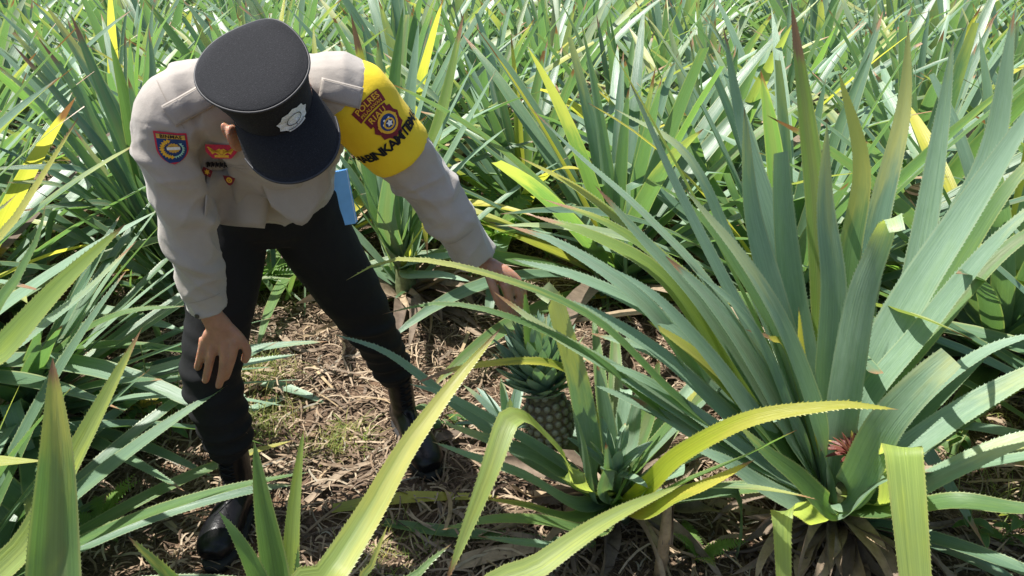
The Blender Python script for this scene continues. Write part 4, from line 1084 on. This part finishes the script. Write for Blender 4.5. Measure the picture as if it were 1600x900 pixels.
def trouser_fold(p):
    d = .004*n1(p, 6, 4)+.002*n1(p, 22, 2)
    for lg, ks in ((RLEG, (2, 3, 4, 5)), (LLEG, (3, 4, 5))):
        for k in ks:
            c = Vector(lg[k][:3]); w_ = near(p, c, .13 if k == 3 else .08)
            if w_ > .02:
                q = p.z*(75 if k == 3 else 120)+9*p.x+2.4*n1(p, 8, 9); s = .5+.5*math.sin(q)
                d += w_*.017*(s*s-.35)*(.4+abs(n1(p, 6, 33)))
    return d

# ---- shirt
ps = []
TA = [(Vector((-.634, 1.805, 1.00)), .170, .112), (Vector((-.615, 1.775, 1.045)), .166, .116), (Vector((-.585, 1.715, 1.11)), .164, .118), (Vector((-.553, 1.655, 1.175)), .168, .112), (Vector((-.530, 1.608, 1.232)), .166, .098), (Vector((-.514, 1.578, 1.268)), .138, .080), (Vector((-.507, 1.562, 1.288)), .08, .064)]
ps.append(loft(TA, LAT, 32))
RSL = [(Vector((-.60, 1.565, 1.262)), .080, .080), (RSh+Vector((0, .004, -.012)), .080, .082), (Vector((-.712, 1.528, 1.215)), .078, .080), (Vector((-.722, 1.535, 1.12)), .070, .072), (elR, .062, .064), (Vector((-.734, 1.570, .90)), .055, .057), (Vector((-.737, 1.582, .81)), .051, .052), (Vector((-.738, 1.588, .776)), .053, .054)]
ps.append(loft(RSL, LAT))
ps.append(loft([(RSh+Vector((-.02, .005, -.006)), .080, .080), (Vector((-.61, 1.565, 1.288)), .081, .081), (Vector((-.52, 1.595, 1.305)), .076, .082), (Vector((-.44, 1.615, 1.30)), .068, .074), (LSh+Vector((-.03, .01, .0)), .06, .06)], Vector((0, 0, 1))))
LSL = [(Vector((-.44, 1.595, 1.268)), .078, .078), (LSh-Vector((.004, 0, .012)), .080, .080), (LSh.lerp(elL, .3), .072, .073), (LSh.lerp(elL, .65), .070, .072), (elL, .067, .070), (elL.lerp(LWr, .45), .061, .062), (elL.lerp(LWr, .83), .055, .056), (elL.lerp(LWr, .94), .056, .057)]
ps.append(loft(LSL, Vector((.8, 0, .6))))
shirt = fuse('shirt', ps, .0052, 7, shirt_fold, body, M['shirt'])
def sheet(name, grid, thick, mat, parent):
    V = []; F = []; nr, nc = len(grid), len(grid[0])
    D = [catmull(r, 14)[0] for r in grid]
    D = np.array(D); C = np.stack([catmull(D[:, i], 10)[0] for i in range(15)], 1)
    for r in C:
        for q in r: V.append(tuple(q))
    for j in range(10):
        for i in range(14): F.append((j*15+i, j*15+i+1, (j+1)*15+i+1, (j+1)*15+i))
    V = [Vector(v)+Vector((0, -1, 0))*.006*n1(Vector(v), 16, 3) for v in V]
    o = mk(name, mesh_from(V, F), mat, parent)
    md = o.modifiers.new('thick', 'SOLIDIFY'); md.thickness = thick; md.offset = 0
    return o
T0 = bvh_of(shirt)
def onto(px, py, inside):
    d = ray(px, py).normalized(); h = T0.ray_cast(Vector((0, 0, CAM_H)), d)
    return None if h[0] is None else h[0]+d*inside
def tail(rows, drop):
    G = []; last = None
    for j, row in enumerate(rows):
        r_ = []
        for i, (px, py) in enumerate(row):
            q = onto(px, py, (.014, -.003, -.006)[j]) if j < 2 else None
            if q is None or (last and abs(q.y-last[i].y) > .09): q = at(px, py, last[i].y+drop)
            r_.append(q)
        G.append(r_); last = r_
    return G
sheet('shirt_tail', tail([[(323, 262), (350, 262), (385, 264), (424, 272)], [(322, 305), (347, 306), (385, 308), (421, 312)], [(320, 345), (345, 350), (385, 354), (413, 357)]], .012), .003, M['shirt'], shirt)
sheet('shirt_tail', tail([[(404, 262), (440, 252), (480, 240), (510, 226)], [(412, 295), (448, 296), (488, 278), (514, 255)], [(424, 322), (470, 353), (497, 322), (517, 292)]], .012), .003, M['shirt'], shirt)
# ---- trousers
pt = [loft([(Vector((-.625, 1.815, 1.02)), .15, .10), (Vector((-.645, 1.85, .97)), .168, .115), (Vector((-.665, 1.88, .90)), .175, .118), (Vector((-.668, 1.885, .84)), .14, .10)], HLAT)]
for lg in (RLEG, LLEG): pt.append(loft([(Vector(q[:3]), q[3], q[3]*1.02) for q in lg], HLAT))
trousers = fuse('trousers', pt, .007, 7, trouser_fold, body, M['black_cloth'])
# cargo pocket and back pocket
# ---- boots
def boot(heel, toe, lg, label):
    hz, tz = Vector(heel), Vector(toe); d = (tz-hz); d.z = 0; Ln = d.length; d.normalize(); s = Vector((-d.y, d.x, 0)); up = Vector((0, 0, 1))
    P = lambda f, sd, z: hz+d*(f*Ln)+s*sd+up*z
    pc = [loft([(P(.02, 0, .055), .032, .042), (P(.12, 0, .064), .041, .052), (P(.35, 0, .070), .042, .054), (P(.55, 0, .066), .050, .050), (P(.75, 0, .060), .057, .046), (P(.90, 0, .054), .051, .040), (P(.985, 0, .046), .032, .028)], s)]
    top = Vector(lg[5][:3])+up*.06
    pc.append(loft([(P(.22, 0, .05), .040, .052), (P(.22, 0, .11), .041, .053), ((P(.22, 0, .18)+top)*.5, .045, .052), (top, .049, .052)], s))
    b = fuse('boot', pc, .005, 4, lambda p: .0022*n1(p, 16)+.003*near(p, P(.45, 0, .10), .06)*math.sin(p.z*160), body, M['boot']); b['label'] = label
    # sole with a rounded outline and heel step
    outl = []
    for i in range(40):
        a = 2*math.pi*i/40; f = .5+.51*math.cos(a); wd = (.047+.014*math.exp(-((f-.76)/.2)**2)-.006*math.exp(-((f-.4)/.14)**2))
        outl.append((f, wd*math.copysign(abs(math.sin(a))**.55, math.sin(a))))
    V = []; F = []
    for z, k in ((0.0, 1.0), (.020, 1.02), (.028, .98)):
        for f, w_ in outl: V.append(P(.5+(f-.5)*k, w_*k, z+gh(hz.x, hz.y)))
    for j in range(2):
        for i in range(40): F.append((j*40+i, j*40+(i+1) % 40, (j+1)*40+(i+1) % 40, (j+1)*40+i))
    F.append(tuple(range(39, -1, -1))); F.append(tuple(80+i for i in range(40)))
    so_ = mk('sole', mesh_from(V, F), M['rubber'], b)
    # welt line and laces
    T = bvh_of(b)
    for i in range(7):
        zz = .115+.024*i
        for sg in (-1, 1):
            pts = []
            for q in np.linspace(-1, 1, 7):
                o_ = P(.9, 0, zz+.008*q*sg)+s*(.020*q); hit = T.ray_cast(o_+d*.15, -d)
                if hit[0] is not None: pts.append(hit[0]+d*.002)
            if len(pts) > 5: mk('lace', tube_mesh(pts, [.0022]*len(pts), 6), M['t_black'], b)
boot((-.812, 1.785, 0), (-.830, 1.492, 0), RLEG, 'black leather boot under the near straight leg')
boot((-.412, 2.185, 0), (-.252, 1.862, 0), LLEG, 'polished black boot with shiny round toe')

# ---- cap in head coordinates
def cl(x, f, u): return CROWN+Rt*x+Fw*f+U*u
def cap_part():
    seg = 56; rings = []
    # (radius lateral, radius fore-aft, height, forward shift)
    prof = [(.081, .100, -.088, .0), (.083, .102, -.070, .0), (.088, .105, -.045, .0), (.095, .109, -.018, .0), (.101, .113, .000, -.002), (.1035, .115, .004, -.002), (.1015, .113, .0075, -.002), (.097, .109, .0085, -.002), (.085, .096, .0105, -.002), (.06, .068, .0125, -.002), (.03, .034, .0135, -.002)]
    V = []; F = []
    for i, (rx, ry, z, sh) in enumerate(prof):
        for k in range(seg):
            a = 2*math.pi*k/seg
            wob = 1+.012*math.sin(3*a+1.0)+.008*math.sin(5*a+.4) if i > 2 else 1
            bz = .0
            if 4 <= i <= 7: bz = .006*math.sin(2*a+.6)+.004*math.sin(3*a+2)-.012*max(0, math.cos(a-R(250)))**6
            if i > 7: bz = 0
            V.append(cl(rx*wob*math.cos(a), ry*wob*math.sin(a)+sh, z+bz))
    m = len(prof)
    for i in range(m-1):
        for k in range(seg): F.append((i*seg+k, i*seg+(k+1) % seg, (i+1)*seg+(k+1) % seg, (i+1)*seg+k))
    F.append(tuple((m-1)*seg+k for k in range(seg)))
    me = mesh_from(V, F)
    c = mk('cap', me, M['cap'], body)
    s2 = c.modifiers.new('sub', 'SUBSURF'); s2.levels = 1; s2.render_levels = 2
    # piping round the crown edge
    pts = []
    for k in range(seg+1):
        a = 2*math.pi*k/seg; wob = 1+.012*math.sin(3*a+1.0)+.008*math.sin(5*a+.4); bz = .006*math.sin(2*a+.6)+.004*math.sin(3*a+2)-.012*max(0, math.cos(a-R(250)))**6
        pts.append(cl(.1032*wob*math.cos(a), .1148*wob*math.sin(a)-.002, .0035+bz))
    mk('crown_piping', tube_mesh(pts, [.0024]*len(pts), 8, False), M['cap_edge'], c)
    # visor
    V = []; F = []; na, nr = 28, 8
    for lay, th in ((0, 0), (1, -.0035)):
        for j in range(nr+1):
            r = j/nr
            for i in range(na+1):
                a = R(90)+R(78)*(2*i/na-1)
                ext = .088*max(0, math.cos((a-R(90))*.98))**.55
                bx, bf = .0825*math.cos(a), .1005*math.sin(a)
                V.append(cl(bx*(1+.20*r), bf+ext*r, -.083-.026*r*r-.014*r-.020*(bx/.08)**2*r+th))
    n_ = (nr+1)*(na+1)
    for lay in (0, 1):
        for j in range(nr):
            for i in range(na):
                q = (lay*n_+j*(na+1)+i, lay*n_+j*(na+1)+i+1, lay*n_+(j+1)*(na+1)+i+1, lay*n_+(j+1)*(na+1)+i)
                F.append(q if lay else q[::-1])
    for i in range(na):
        a_, b_ = nr*(na+1)+i, nr*(na+1)+i+1; F.append((a_, b_, b_+n_, a_+n_))
    v = mk('visor', mesh_from(V, F), M['cap'], c)
    edge = [Vector(V[nr*(na+1)+i])+U*-.0015 for i in range(na+1)]
    mk('visor_edge', tube_mesh(edge, [.0026]*len(edge), 8), M['cap_edge'], v)
    return c, v
M['cap_edge'] = plain('black cap piping', (0.02, 0.02, 0.023), .6, .4)
cap, visor = cap_part()
hv, hf = ball(hl(0, -.022, .0), (.0765, .090, .082), HA)
mk('hair', mesh_from([p for p in hv], hf), M['hair'], body)

# ---- flat marks sewn on cloth: laid on the real surface below them
def rows_shape(fn, y0, y1, ny=14, nx=10):
    """shape between left(y) and right(y)"""
    V = []; F = []
    for j in range(ny+1):
        y = y0+(y1-y0)*j/ny; a, b = fn(y)
        for i in range(nx+1): V.append((a+(b-a)*i/nx, y))
    for j in range(ny):
        for i in range(nx): F.append((j*(nx+1)+i, j*(nx+1)+i+1, (j+1)*(nx+1)+i+1, (j+1)*(nx+1)+i))
    return V, F
def disc(r, cx=0, cy=0, r0=0, n=24, m=3, sq=1.0):
    V = []; F = []
    for j in range(m+1):
        q = r0+(r-r0)*j/m
        for k in range(n): V.append((cx+q*math.cos(6.2832*k/n), cy+q*sq*math.sin(6.2832*k/n)))
    for j in range(m):
        for k in range(n): F.append((j*n+k, j*n+(k+1) % n, (j+1)*n+(k+1) % n, (j+1)*n+k)[::-1])
    return V, F
def star(n, r1, r2, cx=0, cy=0, sq=1.0, rot=0):
    V = [(cx, cy)]; F = []
    for k in range(2*n):
        r = r1 if k % 2 == 0 else r2; a = rot+math.pi*k/n; V.append((cx+r*math.cos(a), cy+r*sq*math.sin(a)))
    for k in range(2*n): F.append((0, 1+k, 1+(k+1) % (2*n)))
    return V, F
def strokes(lines, w_):
    V = []; F = []
    for ln in lines:
        for (x0, y0), (x1, y1) in zip(ln[:-1], ln[1:]):
            d = Vector((x1-x0, y1-y0, 0)); L_ = d.length; d.normalize(); nx, ny = -d.y*w_/2, d.x*w_/2; b = len(V)
            m = max(1, int(L_/.006))
            for k in range(m+1):
                x, y = x0+(x1-x0)*k/m, y0+(y1-y0)*k/m; V += [(x-nx, y-ny), (x+nx, y+ny)]
            for k in range(m): F.append((b+2*k+1, b+2*k, b+2*k+2, b+2*k+3))
    return V, F
def merge(*s):
    V = []; F = []
    for v, f in s:
        b = len(V); V += list(v); F += [tuple(i+b for i in q) for q in f]
    return V, F
def text_shape(txt, h, spacing=1.0, bold=.0):
    cu = bpy.data.curves.new('t', 'FONT'); cu.body = txt; cu.size = 1.0; cu.align_x = 'CENTER'; cu.align_y = 'CENTER'; cu.offset = bold; cu.space_character = spacing; cu.resolution_u = 2
    o = bpy.data.objects.new('t', cu); col.objects.link(o)
    dg = bpy.context.evaluated_depsgraph_get(); me = bpy.data.meshes.new_from_object(o.evaluated_get(dg)); bpy.data.objects.remove(o)
    bm = bmesh.new(); bm.from_mesh(me); bmesh.ops.triangulate(bm, faces=bm.faces)
    bm.verts.ensure_lookup_table()
    k = h/.72; V = [(v.co.x*k, v.co.y*k) for v in bm.verts]; F = [tuple(v.index for v in f.verts) for f in bm.faces]; bm.free()
    return V, F
def warp(shape, fn): return [fn(x, y) for x, y in shape[0]], shape[1]
class BandFrame:
    """wraps marks round the sleeve: x runs round the arm, y towards the shoulder"""
    def __init__(s, px, py, T):
        d = ray(px, py).normalized(); h = T.ray_cast(Vector((0, 0, CAM_H)), d); s.T = T
        s.ax = (elL-LSh).normalized(); s.s0 = (h[0]-LSh).dot(s.ax); a = LSh+s.ax*s.s0
        s.e = (h[0]-a); s.r = s.e.length; s.e.normalize(); s.g = s.e.cross(s.ax)   # direction of +x
        if s.g.x < 0: s.g = -s.g
    def put(s, x, y, lift):
        t = x/s.r; o = s.e*math.cos(t)+s.g*math.sin(t); a = LSh+s.ax*(s.s0-y)
        h = s.T.ray_cast(a+o*.16, -o, .2); return (h[0] if h[0] is not None else a+o*s.r)+o*lift
class Frame:
    """a sewing frame: origin on the cloth under a photo point, axes across the cloth"""
    def __init__(s, px, py, ang, T, flat=0.0):
        d = ray(px, py).normalized(); hit = T.ray_cast(Vector((0, 0, CAM_H)), d)
        if hit[0] is None:
            q = Vector((0, 0, CAM_H))+d*1.75; hit = T.find_nearest(q)
        s.c = hit[0]; n_ = hit[1]
        if n_.dot(d) > 0: n_ = -n_
        s.n = (n_*(1-flat)-d*flat).normalized(); s.T = T
        rt = Vector((1, 0, 0)); upv = Vector((0, sp_, cp)); a = R(ang)
        x = rt*math.cos(a)+upv*math.sin(a); s.x = (x-s.n*x.dot(s.n)).normalized(); s.y = s.n.cross(s.x)
def sew(name, shape, fr, mat, parent, lift=.0012, label=None, off=(0, 0), fit=True):
    V = []; pts = [(x+off[0], y+off[1]) for x, y in shape[0]]
    if isinstance(fr, BandFrame): V = [fr.put(x, y, lift) for x, y in pts]
    else:
        H = []
        for x, y in pts:
            p = fr.c+fr.x*x+fr.y*y; h = fr.T.ray_cast(p+fr.n*.06, -fr.n, .16)
            H.append((h[0]-p).dot(fr.n) if h[0] is not None else 0.0)
        H = np.array(H)
        if fit == 'flat':
            ok_ = H[np.abs(H) < .03]
            if not hasattr(fr, 'h0'): fr.h0 = min(.018, float(np.percentile(ok_, 92)) if len(ok_) else 0.0)
            H = np.full(len(pts), fr.h0)
        elif fit and len(pts) > 12:
            # cloth patches are stiff: follow the smooth trend of the surface, not each small fold
            if not hasattr(fr, 'co'):
                gx_ = [(a_*.012, b_*.012) for a_ in range(-3, 4) for b_ in range(-3, 4)]; hh = []; gg = []
                for x, y in gx_:
                    p = fr.c+fr.x*x+fr.y*y; h = fr.T.ray_cast(p+fr.n*.06, -fr.n, .16)
                    if h[0] is not None and abs((h[0]-p).dot(fr.n)) < .03: gg.append((x, y)); hh.append((h[0]-p).dot(fr.n))
                G = np.array([(1, x, y, x*x, x*y, y*y) for x, y in gg]); fr.co = np.linalg.lstsq(G, np.array(hh), rcond=None)[0]
            Q = np.array([(1, x, y, x*x, x*y, y*y) for x, y in pts])@fr.co
            H = np.maximum(Q, np.minimum(H, Q+.02))
        V = [fr.c+fr.x*x+fr.y*y+fr.n*(h+lift) for (x, y), h in zip(pts, H)]
    me = mesh_from(V, shape[1], smooth=False)
    o = mk(name, me, mat, parent)
    if label: o['label'] = label
    return o

# armband: a yellow tube over the left upper sleeve
axis = [LSh.lerp(elL, t) for t in (-.02, .09, .22, .35, .48, .60, .70, .72)]
rad = [.068, .084, .085, .083, .0815, .080, .078, .070]
ab = fuse('armband', [loft([(c, r, r*1.02) for c, r in zip(axis, rad)], Vector((.8, 0, .6)), 40)], .0055, 5, lambda p: .0035*n1(p, 9, 8)+.002*n1(p, 26, 1), shirt, M['yellow_band'])
ab['label'] = 'yellow armband with maroon crest and black lettering'
TB = bvh_of(ab); TS = bvh_of(shirt); TSA = bvh_of(shirt, ab); TC = bvh_of(cap)
ad = (elL-LSh)
def pix_ang(px0, py0, px1, py1): return math.degrees(math.atan2(py0-py1, px1-px0))
# crest: text plate, inner plate and round emblem, reading up the arm
def sewk(name, shape, fr, mat, parent, lift, off=(0, 0)): return sew(name, ([(x*1.25, y*1.25) for x, y in shape[0]], shape[1]), fr, mat, parent, lift, off=(off[0]*1.25, off[1]*1.25))
f1 = BandFrame(582, 171, TB)
plate = rows_shape(lambda y: (-.034+.10*abs(y), .034-.06*abs(y)) , -.010, .010, 8, 12)
def arc(x, y, r=.09): return (x*(1+y*3), y-.5*x*x/r)
sewk('crest_plate', warp(rows_shape(lambda y: (-.031, .031), -.0115, .0115, 8, 12), arc), f1, M['t_maroon'], ab, .0014, off=(0, .0105))
sewk('crest_plate', warp(rows_shape(lambda y: (-.024, .024), -.0085, .0085, 8, 12), arc), f1, M['t_maroon'], ab, .0014, off=(0, -.0125))
sewk('crest_lettering', warp(text_shape('POLRES', .0105, 1.05, .02), arc), f1, M['t_yellow'], ab, .0026, off=(0, .0145))
sewk('crest_lettering', warp(text_shape('PELALAWAN', .0058, 1.0, .01), arc), f1, M['t_yellow'], ab, .0026, off=(0, .0040))
sewk('crest_lettering', warp(text_shape('RIAU', .0105, 1.15, .02), arc), f1, M['t_yellow'], ab, .0026, off=(0, -.0122))
f2 = BandFrame(606, 191, TB)
sewk('crest_shield', star(10, .030, .0255, 0, 0, 1.1), f2, M['t_maroon'], ab, .0018)
sewk('crest_emblem', merge(rows_shape(lambda y: (-.020, .020), -.005, .005, 3, 6), disc(.0195, 0, 0, .0145)), f2, M['t_yellow'], ab, .0026)
sewk('crest_emblem', disc(.0148, 0, 0), f2, M['t_navy'], ab, .0032)
sewk('crest_emblem', merge(star(5, .0065, .0035, .001, -.002), disc(.0022, .005, .006), disc(.002, -.004, .0075), disc(.002, -.009, .002)), f2, M['t_white'], ab, .0038)
sewk('crest_emblem', merge(disc(.0105, 0, -.002, .0075, 24, 2, .9)), f2, M['t_yellow'], ab, .0040)
f3 = BandFrame(613, 226, TB)
sew('armband_lettering', warp(text_shape('BHABINKAMTIBMAS', .0225, .84, .03), lambda x, y: (x, y)), f3, M['t_black'], ab, .0022)
# shoulder patch on the right sleeve
f4 = Frame(269, 229, -8, TS, .5)
def shield(k):
    def fn(y):
        if y > -.004: h = .0285
        else: h = .0285*math.sqrt(max(0, 1-((-.004-y)/.034)**1.7))
        return (-h*k, h*k)
    return fn
def sh(k, t=.0): return rows_shape(shield(k), (-.0375)*k, .032*k, 16, 12)
sew('shoulder_patch', sh(1.06), f4, M['t_red'], shirt, .0020, 'blue shield patch with gold wreath on the sleeve')
sew('patch_field', sh(.94), f4, M['t_navy'], shirt, .0030)
sew('patch_banner', rows_shape(lambda y: (-.0262, .0262), .0195, .0295, 4, 10), f4, M['t_gold'], shirt, .0038)
sew('patch_lettering', text_shape('BINMAS', .0078, 1.08, .02), f4, M['t_black'], shirt, .0048, off=(0, .0245))
sew('patch_wreath', merge(star(14, .0132, .0112, .002, -.002, .9)), f4, M['t_gold'], shirt, .0040)
sew('patch_wreath', merge(disc(.0205, -.002, -.003, .0155, 26, 2, 1.0)) if False else merge(*[star(4, .0052, .003, .0005+.020*math.cos(R(a)), -.004+.019*math.sin(R(a)), 1, R(a)) for a in range(110, 265, 15)]), f4, M['t_yellow'], shirt, .0040)
sew('patch_wreath', merge(*[star(3, .0040, .0018, .0005+.0195*math.cos(R(a)), -.004+.019*math.sin(R(a)), 1, R(a)) for a in range(-80, 45, 13)]), f4, M['t_teal'], shirt, .0040)
sew('patch_scroll', merge(rows_shape(lambda y: (-.0105, .0145), -.0055, .0015, 3, 6)), f4, M['t_white'], shirt, .0052)
# chest insignia
f5 = Frame(347, 236, -4, TS, .6)
wing = [rows_shape(lambda y, s=s: tuple(sorted((s*.004, s*(.026-.5*abs(y-.004))))), -.006, .010, 6, 6) for s in (-1, 1)]
sew('chest_wings', merge(rows_shape(lambda y: (-.031+.9*max(0, -y), .031-.9*max(0, -y)), -.014, .015, 8, 8)), f5, M['t_red'], shirt, .0018, fit='flat')
sew('chest_wings', merge(*[strokes([[(s*.003, -.006+.003*k), (s*(.027-.002*k), .010-.0035*k)]], .0030) for s in (-1, 1) for k in range(5)], disc(.0055), rows_shape(lambda y: (-.014, .014), -.0115, -.0065, 2, 6)), f5, M['t_yellow'], shirt, .0030, fit='flat')
f6 = Frame(350, 256, -2, TS, .6)
rs = random.Random(4); zz = []
for i in range(9):
    x = -.038+.0092*i; zz.append([(x, -.006), (x+.002, .006), (x+.005, -.004), (x+.007, .005)])
sew('name_embroidery', strokes(zz, .0034), f6, M['t_black'], shirt, .0018, fit='flat')
f7 = Frame(362, 279, -8, TS, .6)
sew('chest_patch', rows_shape(lambda y: (-.0145*math.sqrt(max(.02, (y+.012)/.022)), .0145*math.sqrt(max(.02, (y+.012)/.022))), -.0118, .010, 8, 6), f7, M['t_maroon'], shirt, .0018, fit='flat')
sew('chest_patch', merge(disc(.0065, 0, .001, .0035), disc(.002, 0, .001)), f7, M['t_yellow'], shirt, .0028, fit='flat')
f8 = Frame(319, 270, -14, TS, .6)
sew('chest_patch', rows_shape(lambda y: (-.011, .011), -.008, .008, 6, 5), f8, M['t_maroon'], shirt, .0018, fit='flat')
sew('chest_patch', star(6, .007, .0035), f8, M['t_yellow'], shirt, .0028, fit='flat')
# shoulder straps
def strap(px, py, ang, L_, W_):
    fr = Frame(px, py, ang, TSA, .35)
    a = sew('shoulder_strap', rows_shape(lambda y: (-L_/2, L_/2), -W_/2, W_/2, 6, 12), fr, M['shirt'], shirt, .0035)
    md = a.modifiers.new('thick', 'SOLIDIFY'); md.thickness = .003; md.offset = -1
    a.data.polygons.foreach_set('use_smooth', [True]*len(a.data.polygons))
    sew('strap_stitching', strokes([[(-L_/2+.003, W_/2-.003), (L_/2-.003, W_/2-.003), (L_/2-.003, -W_/2+.003), (-L_/2+.003, -W_/2+.003)]], .0012), fr, M['stitch'], a, .0042)
M['stitch'] = plain('tan stitching', (0.28, 0.245, 0.21), .9, .2)
strap(297, 163, 27, .095, .046)
strap(533, 146, -14, .085, .044)
# placket, pocket flap, seams
fp = Frame(412, 318, 80, TS, .5)
sew('placket', rows_shape(lambda y: (-.055, .05), -.014, .014, 6, 10), fp, M['shirt'], shirt, .0030)
fk = Frame(352, 300, -6, TS, .5)
sew('hem_stitching', strokes([[(-.055, 0), (.06, 0)]], .0014), Frame(368, 340, -6, TS, .8), M['stitch'], shirt, .0015)
sew('pocket_seam', strokes([[(-.05, .014), (.052, .016)], [(-.05, .006), (.052, .008)]], .0014), Frame(357, 262, -6, TS, .6), M['stitch'], shirt, .0012)
sew('sleeve_seam', strokes([[(-.05, 0), (.055, 0)]], .0016), Frame(262, 160, -62, TS, .4), M['stitch'], shirt, .0012)
sew('cuff_seam', strokes([[(-.036, 0), (.036, .0)]], .0014), Frame(320, 468, 14, TS, .5), M['stitch'], shirt, .0012)
sew('cuff_seam', strokes([[(-.036, 0), (.036, .0)]], .0014), Frame(722, 372, 33, TS, .5), M['stitch'], shirt, .0012)
bt = Frame(308, 494, 0, bvh_of(shirt), .5)
sew('cuff_button', disc(.0062, 0, 0, 0, 18, 3), bt, M['button'], shirt, .0035)
# cap badge
f9 = Frame(459, 185, 22, TC, .2)
sew('cap_badge', merge(star(9, .036, .031, 0, 0, .78), rows_shape(lambda y: (-.020, .020), -.026, -.016, 3, 6)), f9, M['badge'], cap, .0022, fit=False)
sew('badge_ring', merge(disc(.0175, 0, .001, .0155, 28, 1, .75), strokes([[(-.020, -.016), (-.008, -.019), (.008, -.019), (.020, -.016)], [(0, -.016), (0, -.010)]], .0014)), f9, M['cap_edge'], cap, .0036, fit=False)

# ---- notebook tucked in the hip pocket: a thing of its own
nb = empty('notebook', at(541, 350, 1.93)); tag(nb, 'light blue notebook tucked into the hip pocket', 'notebook')
def page(p, t, off, mat, name):
    n_ = Vector((.25, -.95, .18)).normalized(); P = [at(*q)+n_*off for q in p]; v, f = slab(P, t, n_); mk(name, mesh_from(v, f, smooth=False), mat, nb)
page([(517, 270, 1.90), (541, 265, 1.93), (556, 349, 1.93), (532, 353, 1.90)], .003, 0, M['paper'], 'cover')
page([(519, 271, 1.90), (542, 266, 1.93), (557, 348, 1.93), (534, 352, 1.90)], .005, -.0045, M['paper_w'], 'pages')
page([(518, 269, 1.90), (543, 264, 1.93), (559, 347, 1.93), (534, 351, 1.90)], .003, -.009, M['paper'], 'cover')
